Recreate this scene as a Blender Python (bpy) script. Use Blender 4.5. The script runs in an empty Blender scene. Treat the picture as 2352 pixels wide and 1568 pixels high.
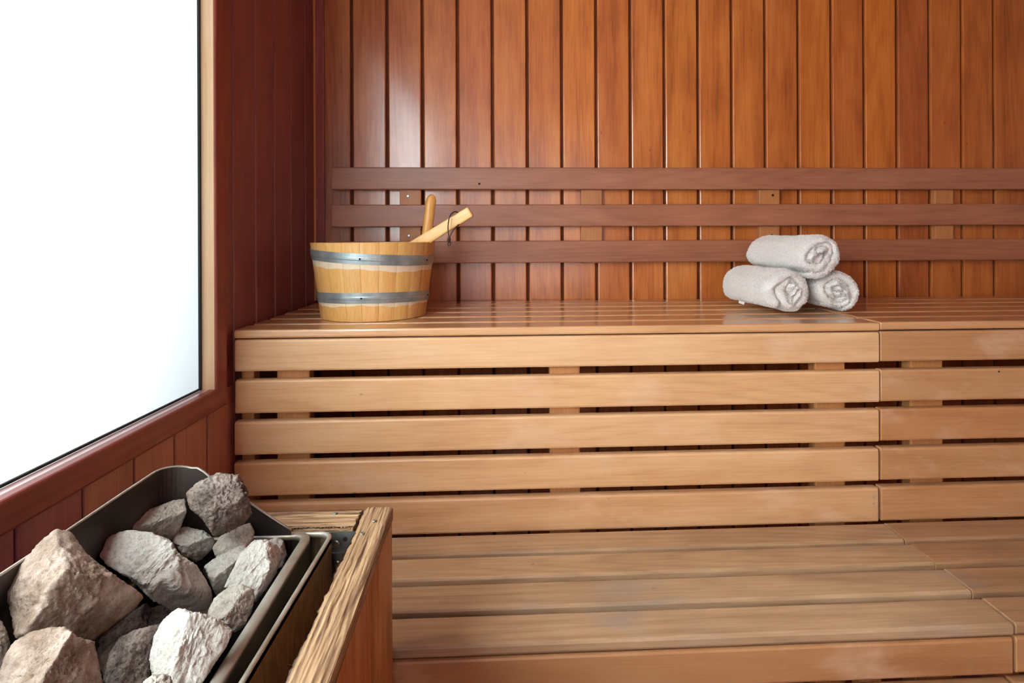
import bpy, bmesh, math, random
import numpy as np
from mathutils import Vector, Matrix
random.seed(7)
rng = np.random.default_rng(11)
S = bpy.context.scene
C = S.collection
PI = math.pi

# ------------------------------------------------------------------ camera
FOC, PPX, PPY, YAW, ROLL, HC = 1300.0, 1233.0, 545.8, 0.046, 0.0042, 1.097
fw = Vector((math.sin(YAW), math.cos(YAW), 0)); r0 = Vector((math.cos(YAW), -math.sin(YAW), 0)); zz = Vector((0, 0, 1))
RT = r0 * math.cos(ROLL) - zz * math.sin(ROLL); UP = zz * math.cos(ROLL) + r0 * math.sin(ROLL)
EYE = Vector((0, 0, HC))
cd = bpy.data.cameras.new('camera'); cam = bpy.data.objects.new('camera', cd); C.objects.link(cam)
cd.sensor_width = 36; cd.lens = FOC / 2352 * 36; cd.clip_start = 0.02
cd.shift_x = (1176 - PPX) / 2352; cd.shift_y = (PPY - 784) / 2352
M = Matrix((RT, UP, -fw)).transposed().to_4x4(); M.translation = EYE
cam.matrix_world = M
S.camera = cam

def ray(x, y): return fw + RT * ((x - PPX) / FOC) - UP * ((y - PPY) / FOC)
def on_y(x, y, Y): d = ray(x, y); return EYE + d * (Y / d.y)
def on_z(x, y, Z): d = ray(x, y); return EYE + d * ((Z - HC) / d.z)

# ------------------------------------------------------------------ sky, daylight, exposure
S.view_settings.view_transform = 'Standard'
S.view_settings.look = 'None'
S.view_settings.gamma = 1.0
S.view_settings.exposure = 0.0
S.view_settings.use_curve_mapping = False
w = bpy.data.worlds.new('overcast_sky'); S.world = w; w.use_nodes = True
bg = w.node_tree.nodes['Background']; bg.inputs[0].default_value = (0.88, 0.94, 1.0, 1); bg.inputs[1].default_value = 1.0
S.cycles.use_denoising = True
S.cycles.sample_clamp_indirect = 6.0

def area(name, loc, rot, sx, sy, power, col):
    l = bpy.data.lights.new(name, 'AREA'); l.shape = 'RECTANGLE'; l.size = sx; l.size_y = sy; l.energy = power; l.color = col
    o = bpy.data.objects.new(name, l); C.objects.link(o); o.location = loc; o.rotation_euler = rot
    return o
# daylight outside the frosted window, shining in through the pane (X = -0.645)
area('daylight_outside_window', (-1.00, -0.12, 1.50), (0, -PI / 2, 0), 1.1, 1.20, 112, (0.93, 0.97, 1.0))
# added fill lamp in a made-up opening behind the camera, evens the lighting
area('fill_lamp_behind_camera', (0.10, -1.38, 1.15), (PI / 2, 0, 0), 1.1, 1.2, 7, (0.97, 0.97, 1.0))

# ------------------------------------------------------------------ helpers
def lin(c):
    return tuple(((v / 255) / 12.92 if v / 255 <= 0.04045 else (((v / 255) + 0.055) / 1.055) ** 2.4) for v in c) + (1,)

def hash3(ix, iy, iz, seed):
    h = (ix * 374761393 + iy * 668265263 + iz * 2147483647 + seed * 1274126177) & 0xFFFFFFFF
    h = ((h ^ (h >> 13)) * 1274126177) & 0xFFFFFFFF
    h = ((h ^ (h >> 16)) * 2246822519) & 0xFFFFFFFF
    return ((h ^ (h >> 15)) & 0xFFFFFF) / float(0xFFFFFF)
def vnoise(p, seed=0):
    p = np.asarray(p, float); i = np.floor(p).astype(np.int64); f = p - i; f = f * f * f * (f * (f * 6 - 15) + 10)
    out = 0
    for dx in (0, 1):
        for dy in (0, 1):
            for dz in (0, 1):
                wgt = (f[:, 0] if dx else 1 - f[:, 0]) * (f[:, 1] if dy else 1 - f[:, 1]) * (f[:, 2] if dz else 1 - f[:, 2])
                out = out + wgt * hash3(i[:, 0] + dx + 1000, i[:, 1] + dy + 1000, i[:, 2] + dz + 1000, seed)
    return out * 2 - 1
def fbm(p, seed=0, octv=4, gain=0.5, ridge=False):
    a = 1.0; s = 0; t = 0; q = np.array(p, float)
    for k in range(octv):
        n = vnoise(q, seed + k * 17)
        if ridge: n = 1 - 2 * np.abs(n)
        s = s + a * n; t += a; a *= gain; q = q * 2.03 + 5.17
    return s / t

def set_props(o, label=None, cat=None, group=None, kind=None):
    if label: o['label'] = label
    if cat: o['category'] = cat
    if group: o['group'] = group
    if kind: o['kind'] = kind
    return o
def empty(name, loc=(0, 0, 0), rz=0, **k):
    o = bpy.data.objects.new(name, None); C.objects.link(o); o.location = loc; o.rotation_euler = (0, 0, rz); o.empty_display_size = 0.05
    return set_props(o, **k)
def link(name, me, mat, parent=None, loc=(0, 0, 0), rot=(0, 0, 0), smooth=False, tint=None, **k):
    o = bpy.data.objects.new(name, me); C.objects.link(o); o.location = loc; o.rotation_euler = rot
    if mat and not me.materials: me.materials.append(mat)
    elif mat and me.materials[0] != mat:
        pass
    if smooth:
        me.polygons.foreach_set('use_smooth', [True] * len(me.polygons))
    if parent: o.parent = parent
    if tint is not None: o.color = (tint[0], tint[1], tint[2], 1)
    return set_props(o, **k)
def mesh(name, v, f):
    me = bpy.data.meshes.new(name)
    me.from_pydata([tuple(map(float, q)) for q in v], [], [tuple(map(int, q)) for q in f]); me.update(); return me
def recalc(me):
    bm = bmesh.new(); bm.from_mesh(me); bmesh.ops.recalc_face_normals(bm, faces=bm.faces); bm.to_mesh(me); bm.free(); return me

_cache = {}
def board_mesh(L, W, T, b, mat, seg=2, bl=None):
    """length on local x, thickness on y, width on z; long edges rounded by b"""
    key = (round(L, 4), round(W, 4), round(T, 4), round(b, 4), mat.name, seg)
    if key in _cache: return _cache[key]
    prof = []
    for cx, cz, a0 in ((T / 2 - b, W / 2 - b, 0), (-T / 2 + b, W / 2 - b, PI / 2), (-T / 2 + b, -W / 2 + b, PI), (T / 2 - b, -W / 2 + b, 1.5 * PI)):
        for k in range(seg + 1):
            a = a0 + PI / 2 * k / seg; prof.append((cx + b * math.cos(a), cz + b * math.sin(a)))
    n = len(prof); e = min(b * 0.4, 0.0009); xs = [(-L / 2, e), (-L / 2 + e, 0), (L / 2 - e, 0), (L / 2, e)]
    v = []; f = []
    for x, ins in xs:
        for (py, pz) in prof:
            v.append((x, py * (1 - 2 * ins / T), pz * (1 - 2 * ins / W)))
    for r in range(3):
        for k in range(n): f.append((r * n + k, r * n + (k + 1) % n, (r + 1) * n + (k + 1) % n, (r + 1) * n + k))
    f.append(tuple(range(n))[::-1]); f.append(tuple(range(3 * n, 4 * n)))
    me = recalc(mesh('board', v, f)); me.materials.append(mat)
    _cache[key] = me
    return me
ROT = {'x': (0, 0, 0), 'z': (0, -PI / 2, 0), 'y': (0, 0, PI / 2), 'xf': (PI / 2, 0, 0), 'yf': (PI / 2, 0, PI / 2), 'zy': (0, -PI / 2, PI / 2)}
def board(name, mat, L, W, T, c, axis='x', parent=None, b=0.004, tint=None, rot=None, **k):
    me = board_mesh(L, W, T, b, mat)
    if tint is None:
        g = random.uniform(0.86, 1.1); tint = (g, g * random.uniform(0.95, 1.03), g * random.uniform(0.9, 1.05))
    return link(name, me, mat, parent, c, rot or ROT[axis], tint=tint, **k)
def box_mesh(x0, x1, y0, y1, z0, z1):
    v = [(x, y, z) for x in (x0, x1) for y in (y0, y1) for z in (z0, z1)]
    return recalc(mesh('slab', v, [(0, 1, 3, 2), (4, 6, 7, 5), (0, 4, 5, 1), (2, 3, 7, 6), (0, 2, 6, 4), (1, 5, 7, 3)]))
def tube_mesh(pts, r, n=8, cap=True):
    P = [Vector(p) for p in pts]; v = []; f = []; prev = None
    rs = r if isinstance(r, (list, tuple)) else [r] * len(P)
    for i, p in enumerate(P):
        t = (P[min(i + 1, len(P) - 1)] - P[max(i - 1, 0)]).normalized()
        a = t.orthogonal().normalized() if prev is None else (prev - t * prev.dot(t)).normalized()
        prev = a; b = t.cross(a)
        for k in range(n):
            an = 2 * PI * k / n; v.append(p + (a * math.cos(an) + b * math.sin(an)) * rs[i])
    for i in range(len(P) - 1):
        for k in range(n): f.append((i * n + k, i * n + (k + 1) % n, (i + 1) * n + (k + 1) % n, (i + 1) * n + k))
    if cap: f.append(tuple(range(n))[::-1]); f.append(tuple(range((len(P) - 1) * n, len(P) * n)))
    return v, f
def merge(parts):
    V = []; F = []
    for v, f in parts:
        o = len(V); V += list(v); F += [tuple(i + o for i in q) for q in f]
    return V, F
def lathe(prof, n=48, a0=0, a1=2 * PI):
    v = []; f = []; m = len(prof); full = abs(a1 - a0 - 2 * PI) < 1e-6; cnt = n if full else n + 1
    for i in range(cnt):
        a = a0 + (a1 - a0) * i / n
        for r, z in prof: v.append((r * math.cos(a), r * math.sin(a), z))
    for i in range(n):
        j = (i + 1) % cnt
        for k in range(m): f.append((i * m + k, j * m + k, j * m + (k + 1) % m, i * m + (k + 1) % m))
    if not full: f.append(tuple(range(m))); f.append(tuple(range(n * m, n * m + m))[::-1])
    return v, f

# ------------------------------------------------------------------ materials
def new_mat(name):
    m = bpy.data.materials.new(name); m.use_nodes = True; nt = m.node_tree
    return m, nt, nt.nodes, nt.links, nt.nodes['Principled BSDF']
def N(ns, t, **k):
    n = ns.new(t)
    for a, b in k.items(): setattr(n, a, b)
    return n
def wood(name, dark, mid, light, rough=0.4, coat=0.0, rings=0.5, fine=0.35, blot=0.35, bump=0.15, freq=1.0, spec=0.5, wear=None, cior=1.5):
    m, nt, ns, lk, bs = new_mat(name)
    tc = N(ns, 'ShaderNodeTexCoord'); oi = N(ns, 'ShaderNodeObjectInfo')
    vm = N(ns, 'ShaderNodeVectorMath', operation='MULTIPLY_ADD'); 
    cmb = N(ns, 'ShaderNodeCombineXYZ')
    for i, s in enumerate((13.7, 7.3, 5.1)):
        mu = N(ns, 'ShaderNodeMath', operation='MULTIPLY'); mu.inputs[1].default_value = s; lk.new(oi.outputs['Random'], mu.inputs[0]); lk.new(mu.outputs[0], cmb.inputs[i])
    vm.operation = 'ADD'; lk.new(tc.outputs['Object'], vm.inputs[0]); lk.new(cmb.outputs[0], vm.inputs[1])
    def mapped(sx, sy, sz):
        mp = N(ns, 'ShaderNodeMapping'); mp.inputs['Scale'].default_value = (sx * freq, sy * freq, sz * freq); lk.new(vm.outputs[0], mp.inputs[0]); return mp
    def noise(mp, sc, det, dist=0.0, ro=0.55):
        n = N(ns, 'ShaderNodeTexNoise'); n.inputs['Scale'].default_value = sc; n.inputs['Detail'].default_value = det; n.inputs['Distortion'].default_value = dist; n.inputs['Roughness'].default_value = ro
        lk.new(mp.outputs[0], n.inputs['Vector']); return n
    fine_n = noise(mapped(3, 90, 90), 3.0, 4)
    brd = noise(mapped(1.0, 12, 12), 1.6, 3, 0.4)
    blo = noise(mapped(4, 9, 9), 1.3, 4)
    # growth rings: bands across a slowly warped distance, giving long flames
    warp = noise(mapped(0.42, 4.2, 4.2), 1.0, 1.5)
    wv = N(ns, 'ShaderNodeTexNoise'); 
    mr = N(ns, 'ShaderNodeMath', operation='MULTIPLY'); mr.inputs[1].default_value = 26.0; lk.new(warp.outputs[0], mr.inputs[0])
    ns.remove(wv)
    sn = N(ns, 'ShaderNodeMath', operation='PINGPONG'); sn.inputs[1].default_value = 0.5; lk.new(mr.outputs[0], sn.inputs[0])
    pw = N(ns, 'ShaderNodeMath', operation='POWER'); pw.inputs[1].default_value = 2.2
    m2 = N(ns, 'ShaderNodeMath', operation='MULTIPLY'); m2.inputs[1].default_value = 2.0; lk.new(sn.outputs[0], m2.inputs[0]); lk.new(m2.outputs[0], pw.inputs[0])
    def madd(a, k, b=None, base=0.0):
        q = N(ns, 'ShaderNodeMath', operation='MULTIPLY_ADD'); lk.new(a, q.inputs[0]); q.inputs[1].default_value = k
        if b is None: q.inputs[2].default_value = base
        else: lk.new(b, q.inputs[2])
        return q.outputs[0]
    t = madd(fine_n.outputs[0], fine, None, 0.5 - fine * 0.5 - 0.5 * blot + 0.06 * rings)
    t = madd(brd.outputs[0], 0.55, madd(t, 1.0, None, -0.27)); t = madd(blo.outputs[0], blot, t); t = madd(pw.outputs[0], -rings * 0.16, t)
    t = madd(t, 1.0, None, 0.03)
    cr = N(ns, 'ShaderNodeValToRGB'); lk.new(t, cr.inputs[0]); e = cr.color_ramp.elements
    e[0].position = 0.2; e[0].color = lin(dark); e[1].position = 0.85; e[1].color = lin(light); q = e.new(0.52); q.color = lin(mid)
    tint = N(ns, 'ShaderNodeMix', data_type='RGBA', blend_type='MULTIPLY'); tint.inputs['Factor'].default_value = 1
    lk.new(cr.outputs[0], tint.inputs['A']); lk.new(oi.outputs['Color'], tint.inputs['B']); col = tint.outputs['Result']
    # pin knots: small dark dots
    vo = N(ns, 'ShaderNodeTexVoronoi'); mpk = mapped(5, 9, 9); lk.new(mpk.outputs[0], vo.inputs['Vector']); vo.inputs['Scale'].default_value = 1.6
    kr = N(ns, 'ShaderNodeMapRange'); lk.new(vo.outputs['Distance'], kr.inputs[0]); kr.inputs[1].default_value = 0.015; kr.inputs[2].default_value = 0.05; kr.inputs[3].default_value = 0.65; kr.inputs[4].default_value = 0.0
    kd = N(ns, 'ShaderNodeMix', data_type='RGBA', blend_type='MULTIPLY'); lk.new(kr.outputs[0], kd.inputs['Factor']); lk.new(col, kd.inputs['A']); kd.inputs['B'].default_value = (0.35, 0.2, 0.12, 1); col = kd.outputs['Result']
    if wear:
        wn = noise(mapped(3.2, 6, 6), 1.5, 5, 0.15, 0.6)
        wr = N(ns, 'ShaderNodeMapRange'); lk.new(wn.outputs[0], wr.inputs[0]); wr.inputs[1].default_value = wear[1]; wr.inputs[2].default_value = wear[1] + 0.16; wr.inputs[3].default_value = 0; wr.inputs[4].default_value = wear[2]
        wm = N(ns, 'ShaderNodeMix', data_type='RGBA'); lk.new(wr.outputs[0], wm.inputs['Factor']); lk.new(col, wm.inputs['A']); wm.inputs['B'].default_value = lin(wear[0]); col = wm.outputs['Result']
    lk.new(col, bs.inputs['Base Color'])
    rr = madd(brd.outputs[0], 0.18, None, rough - 0.09); lk.new(rr, bs.inputs['Roughness'])
    bs.inputs['Specular IOR Level'].default_value = spec
    bs.inputs['Coat Weight'].default_value = coat; bs.inputs['Coat Roughness'].default_value = 0.16; bs.inputs['Coat IOR'].default_value = cior
    bp = N(ns, 'ShaderNodeBump'); bp.inputs['Strength'].default_value = bump; bp.inputs['Distance'].default_value = 0.001
    lk.new(madd(fine_n.outputs[0], 0.7, pw.outputs[0]), bp.inputs['Height']); lk.new(bp.outputs[0], bs.inputs['Normal'])
    return m

W_WALL = wood('cedar_wall', (124, 62, 26), (188, 108, 52), (218, 142, 74), rough=0.36, coat=0.45, rings=0.5, fine=0.45, blot=0.5, cior=1.75)
W_TONGUE = wood('groove_tongue', (92, 44, 22), (130, 66, 32), (150, 84, 44), rough=0.7, spec=0.2)
W_LEFT = wood('cedar_red_haze', (98, 54, 56), (140, 80, 76), (164, 104, 94), rough=0.40, rings=0.3, fine=0.4)  # purple window haze and red bounce light mixed into the wood colour
W_RAIL = wood('rail_brown', (124, 72, 50), (158, 100, 72), (182, 122, 90), rough=0.42, rings=0.6, fine=0.45)
W_BENCH = wood('bench_alder', (188, 136, 92), (216, 168, 121), (231, 191, 147), rough=0.42, rings=0.5, fine=0.42, blot=0.5, wear=((228, 190, 158), 0.55, 0.45))
W_SEAT = wood('bench_alder_varnished', (174, 120, 80), (204, 152, 106), (222, 176, 130), rough=0.3, coat=0.75, rings=0.35, fine=0.3, blot=0.3)
W_WORN = wood('bench_worn', (138, 108, 80), (174, 140, 106), (202, 168, 132), rough=0.5, rings=0.8, fine=0.45, blot=0.55, wear=((150, 138, 128), 0.55, 0.55))
W_POST = wood('bench_upright', (170, 112, 66), (198, 142, 90), (216, 165, 112), rough=0.5, rings=0.2, fine=0.6)
W_FRAME = wood('window_casing', (122, 58, 48), (154, 78, 62), (180, 102, 84), rough=0.38, rings=0.9, fine=0.5, wear=((190, 130, 105), 0.67, 0.5))
W_SILL = wood('sill_sheen_tint', (180, 134, 128), (205, 164, 158), (222, 190, 184), rough=0.3, coat=1.0, rings=0.3)  # bright pinkish sheen beside the pane painted into the base colour
W_JAMB = wood('window_jamb', (218, 170, 120), (238, 200, 154), (246, 216, 176), rough=0.42, rings=0.6, fine=0.5)
W_PANEL = wood('guard_panel', (122, 70, 34), (190, 126, 68), (214, 158, 100), rough=0.40, rings=0.8, fine=0.9, blot=0.5)
W_PINE = wood('pine_staves', (206, 146, 74), (224, 172, 100), (238, 196, 128), rough=0.36, coat=0.1, rings=0.3, fine=0.7, blot=0.2, freq=1.3)
W_LADLE = wood('pine_ladle', (216, 156, 84), (232, 184, 112), (242, 204, 140), rough=0.35, rings=0.5, fine=0.5, freq=1.6)
W_STRIP = wood('pale_corner_strip', (190, 120, 66), (214, 146, 88), (228, 168, 112), rough=0.4)

def rough_plank_mat():
    m, nt, ns, lk, bs = new_mat('weathered_split_wood')
    tc = N(ns, 'ShaderNodeTexCoord')
    mp = N(ns, 'ShaderNodeMapping'); mp.inputs['Scale'].default_value = (7, 190, 190); lk.new(tc.outputs['Object'], mp.inputs[0])
    n1 = N(ns, 'ShaderNodeTexNoise'); n1.inputs['Scale'].default_value = 1.5; n1.inputs['Detail'].default_value = 7; n1.inputs['Distortion'].default_value = 0.45; lk.new(mp.outputs[0], n1.inputs[0])
    cr = N(ns, 'ShaderNodeValToRGB'); lk.new(n1.outputs[0], cr.inputs[0]); e = cr.color_ramp.elements
    e[0].position = 0.30; e[0].color = lin((72, 50, 34)); e[1].position = 0.75; e[1].color = lin((212, 178, 132))
    for p, c in ((0.42, (132, 98, 68)), (0.50, (162, 126, 90)), (0.60, (180, 146, 108))): q = e.new(p); q.color = lin(c)
    at = N(ns, 'ShaderNodeAttribute', attribute_name='char')
    mx = N(ns, 'ShaderNodeMix', data_type='RGBA'); lk.new(at.outputs['Fac'], mx.inputs['Factor']); lk.new(cr.outputs[0], mx.inputs['A']); mx.inputs['B'].default_value = lin((38, 22, 18))
    lk.new(mx.outputs['Result'], bs.inputs['Base Color']); bs.inputs['Roughness'].default_value = 0.75
    bp = N(ns, 'ShaderNodeBump'); bp.inputs['Strength'].default_value = 0.7; bp.inputs['Distance'].default_value = 0.0015; lk.new(n1.outputs[0], bp.inputs['Height']); lk.new(bp.outputs[0], bs.inputs['Normal'])
    return m
M_SPLIT = rough_plank_mat()

def plain(name, col, rough=0.5, metal=0.0, noise=0.0, nscale=30, bump=0.0, c2=None, spec=0.5, aniso=None):
    m, nt, ns, lk, bs = new_mat(name)
    bs.inputs['Roughness'].default_value = rough; bs.inputs['Metallic'].default_value = metal; bs.inputs['Base Color'].default_value = lin(col); bs.inputs['Specular IOR Level'].default_value = spec
    if c2:
        tc = N(ns, 'ShaderNodeTexCoord'); n1 = N(ns, 'ShaderNodeTexNoise'); n1.inputs['Scale'].default_value = nscale; n1.inputs['Detail'].default_value = 6; lk.new(tc.outputs['Object'], n1.inputs[0])
        if aniso:
            mp = N(ns, 'ShaderNodeMapping'); mp.inputs['Scale'].default_value = aniso; lk.new(tc.outputs['Object'], mp.inputs[0]); lk.new(mp.outputs[0], n1.inputs[0])
        cr = N(ns, 'ShaderNodeValToRGB'); lk.new(n1.outputs[0], cr.inputs[0]); cr.color_ramp.elements[0].position = 0.36; cr.color_ramp.elements[1].position = 0.64
        cr.color_ramp.elements[0].color = lin(col); cr.color_ramp.elements[1].color = lin(c2); lk.new(cr.outputs[0], bs.inputs['Base Color'])
        if bump:
            bp = N(ns, 'ShaderNodeBump'); bp.inputs['Strength'].default_value = bump; bp.inputs['Distance'].default_value = 0.001; lk.new(n1.outputs[0], bp.inputs['Height']); lk.new(bp.outputs[0], bs.inputs['Normal'])
        mr = N(ns, 'ShaderNodeMapRange'); lk.new(n1.outputs[0], mr.inputs[0]); mr.inputs[3].default_value = rough - noise; mr.inputs[4].default_value = rough + noise; lk.new(mr.outputs[0], bs.inputs['Roughness'])
    return m
M_STEEL = plain('heated_sheet_steel', (150, 138, 120), 0.42, 0.55, 0.12, 16, 0.12, (186, 180, 168))
M_DARKSTEEL = plain('sooty_sheet_steel', (48, 42, 40), 0.48, 0.7, 0.1, 9, 0.1, (84, 74, 68))
M_TRAY = plain('tray_steel', (84, 76, 64), 0.45, 0.6, 0.1, 12, 0.1, (122, 114, 100))
M_CASE = plain('brown_case_steel', (108, 90, 66), 0.45, 0.5, 0.1, 12, 0.1, (150, 130, 102), aniso=(14, 14, 3))
M_ZINC = plain('galvanised_plate', (112, 120, 118), 0.45, 0.8, 0.1, 40, 0.1, (146, 152, 148))
M_HOOP = plain('galvanised_hoop', (158, 170, 172), 0.36, 0.65, 0.06, 30, 0.05, (184, 196, 198))
M_SCREW = plain('screw_steel', (160, 158, 150), 0.32, 0.9)
M_DARK = plain('dark_gasket', (26, 30, 30), 0.6)
M_CORD = plain('brown_leather_cord', (58, 30, 24), 0.6)
M_FIBRE = plain('charred_fibre', (44, 26, 20), 0.8)
M_HOLE = plain('drilled_hole', (30, 14, 8), 0.9)
M_PLUG = plain('pale_screw_plug', (186, 150, 118), 0.6)

def glass_mat():
    m, nt, ns, lk, bs = new_mat('frosted_pane')
    ns.remove(bs); out = ns['Material Output']
    tr = N(ns, 'ShaderNodeBsdfTranslucent'); tr.inputs[0].default_value = (0.93, 0.97, 0.97, 1)
    gl = N(ns, 'ShaderNodeBsdfGlossy'); gl.inputs['Roughness'].default_value = 0.35; gl.inputs[0].default_value = (0.9, 0.95, 0.95, 1)
    mx = N(ns, 'ShaderNodeMixShader'); mx.inputs[0].default_value = 0.05; lk.new(tr.outputs[0], mx.inputs[1]); lk.new(gl.outputs[0], mx.inputs[2]); lk.new(mx.outputs[0], out.inputs[0])
    return m
M_GLASS = glass_mat()
M_PLASTER = plain('outside_reveal', (120, 120, 118), 0.9)

# ------------------------------------------------------------------ the room
XL, YB, XR, YF, ZT = -0.61, 1.80, 2.45, -1.45, 2.25
GY0, GY1, GZ0, GZ1 = -0.95, 1.177, 0.792, 1.95      # window opening
TH = 0.014

fl = empty('floor', kind='structure')
k = 0
x = XL - 0.02
while x < XR:
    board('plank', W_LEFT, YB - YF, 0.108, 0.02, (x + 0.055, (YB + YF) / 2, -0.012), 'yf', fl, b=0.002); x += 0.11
ce = empty('ceiling', kind='structure')
x = XL - 0.02
while x < XR:
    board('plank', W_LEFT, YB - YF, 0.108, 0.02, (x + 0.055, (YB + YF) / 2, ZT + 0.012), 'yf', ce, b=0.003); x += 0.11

# back wall: tongue-and-groove planks before a dark backing
wb = empty('wall_back', kind='structure')
link('backing', box_mesh(XL - 0.05, XR + 0.05, YB + TH - 0.001, YB + TH + 0.02, -0.02, ZT + 0.02), W_LEFT, wb, tint=(0.75, 0.7, 0.7))
tones = [(0.74, 0.62, 0.66), (0.86, 0.74, 0.80), (0.90, 0.78, 0.82), (1.05, 0.97, 0.93), (1.0, 0.85, 0.84), (1.05, 0.95, 0.86), (1.04, 0.92, 0.72), (1.14, 1.04, 0.74), (1.0, 0.87, 0.78),
         (1.06, 0.96, 0.86), (1.04, 0.98, 0.80), (1.12, 1.02, 0.74), (1.10, 1.0, 0.72), (1.05, 0.92, 0.70), (1.10, 0.98, 0.62), (1.02, 0.86, 0.62), (1.12, 0.98, 0.55), (0.84, 0.66, 0.58), (0.98, 0.84, 0.62), (0.98, 0.84, 0.60), (0.90, 0.76, 0.56)]
PW = 0.1103
for i in range(-1, 28):
    x0 = -0.4975 + PW * (i - 1)
    if x0 > XR: break
    t = tones[i] if 0 <= i < len(tones) else (0.95, 0.85, 0.7)
    g = 1.0
    x1 = x0 + PW - 0.0085
    if i == -1: continue
    if i == 0: x0 = -0.604
    board('plank', W_WALL, ZT + 0.01, x1 - x0, TH, ((x0 + x1) / 2 + 0.0045, YB + TH / 2, ZT / 2), 'z', wb, b=0.0036, tint=(t[0] * (1 if i < 11 else 0.88), t[1] * (1 if i < 11 else 0.86), t[2] * .95))  # planks towards the right tinted darker, weaker light put into the tint
    # the tongue lying back in the joint
    board('tongue', W_TONGUE, ZT + 0.01, 0.0092, 0.004, (x1 + 0.0045 + 0.0042, YB + TH - 0.003, ZT / 2), 'z', wb, b=0.001, tint=(t[0] * .5, t[1] * .42, t[2] * .4))

# left wall planks, split around the window opening
wl = empty('wall_left', kind='structure')
link('backing', box_mesh(XL - TH - 0.02, XL - TH + 0.001, GY1 + 0.01, YB + 0.03, -0.02, ZT + 0.02), W_LEFT, wl, tint=(0.6, 0.55, 0.6))
link('backing', box_mesh(XL - TH - 0.02, XL - TH + 0.001, YF, GY1 + 0.01, -0.02, GZ0 - 0.012), W_LEFT, wl, tint=(0.6, 0.55, 0.6))
link('backing', box_mesh(XL - TH - 0.02, XL - TH + 0.001, YF, GY1 + 0.01, GZ1 + 0.01, ZT + 0.02), W_LEFT, wl, tint=(0.6, 0.55, 0.6))
link('backing', box_mesh(XL - TH - 0.02, XL - TH + 0.001, YF, GY0 - 0.01, GZ0 - 0.012, GZ1 + 0.01), W_LEFT, wl, tint=(0.6, 0.55, 0.6))
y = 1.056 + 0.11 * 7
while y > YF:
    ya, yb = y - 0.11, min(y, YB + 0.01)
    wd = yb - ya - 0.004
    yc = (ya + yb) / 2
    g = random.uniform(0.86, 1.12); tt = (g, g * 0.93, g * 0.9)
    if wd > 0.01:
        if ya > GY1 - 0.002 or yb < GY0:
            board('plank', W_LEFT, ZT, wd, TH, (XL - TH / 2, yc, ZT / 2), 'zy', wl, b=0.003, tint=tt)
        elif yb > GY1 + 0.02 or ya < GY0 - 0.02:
            board('plank', W_LEFT, GZ0 - 0.015, wd, TH, (XL - TH / 2, yc, (GZ0 - 0.015) / 2), 'zy', wl, b=0.003, tint=(tt[0] * 1.8, tt[1] * 2.5, tt[2] * 2.0))  # lower plank tinted brighter, the pinkish light there is in the tint
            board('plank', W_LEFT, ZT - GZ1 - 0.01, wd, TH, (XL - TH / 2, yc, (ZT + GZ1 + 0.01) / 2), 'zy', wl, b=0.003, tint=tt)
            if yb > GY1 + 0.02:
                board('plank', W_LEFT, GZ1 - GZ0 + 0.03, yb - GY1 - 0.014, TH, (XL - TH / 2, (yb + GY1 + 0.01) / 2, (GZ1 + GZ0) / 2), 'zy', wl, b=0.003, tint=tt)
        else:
            board('plank', W_LEFT, GZ0 - 0.015, wd, TH, (XL - TH / 2, yc, (GZ0 - 0.015) / 2), 'zy', wl, b=0.003, tint=(tt[0] * (1.5 + .3 * (yc > .85)), tt[1] * (1.6 + .9 * (yc > .85)), tt[2] * 2.0))  # brighter tint paints the light below the window, stronger towards the back
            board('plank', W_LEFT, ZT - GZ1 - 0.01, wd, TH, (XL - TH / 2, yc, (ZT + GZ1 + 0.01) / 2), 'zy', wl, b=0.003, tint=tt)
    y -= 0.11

# right and front walls (outside the frame), the front wall with an invented opening for the fill lamp
wr_ = empty('wall_right', kind='structure')
y = YF
while y < YB:
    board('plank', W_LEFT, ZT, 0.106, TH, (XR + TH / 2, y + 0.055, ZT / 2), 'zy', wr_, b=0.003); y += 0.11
wf = empty('wall_front', kind='structure')
DX0, DX1, DZ1 = -0.42, 0.72, 2.12
x = XL
while x < XR:
    xc = x + 0.055
    if xc < DX0 or xc > DX1:
        board('plank', W_WALL, ZT, 0.106, TH, (xc, YF - TH / 2, ZT / 2), 'z', wf, b=0.003)
    else:
        board('plank', W_WALL, ZT - DZ1, 0.106, TH, (xc, YF - TH / 2, (ZT + DZ1) / 2), 'z', wf, b=0.003)
        board('plank', W_WALL, 0.55, 0.106, TH, (xc, YF - TH / 2, 0.275), 'z', wf, b=0.003)
    x += 0.11

# corner trims
tr = board('trim_1', W_LEFT, ZT - 0.915, 0.027, 0.012, (-0.5925, YB - 0.006, (ZT + 0.915) / 2), 'z', None, b=0.002, tint=(1.25, 1.0, 0.9)); tr['kind'] = 'structure'
tr = board('trim_2', W_STRIP, ZT - 0.905, 0.006, 0.014, (-0.6068, YB - 0.008, (ZT + 0.905) / 2), 'z', None, b=0.001, tint=(0.9, 0.85, 0.8)); tr['kind'] = 'structure'

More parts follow.
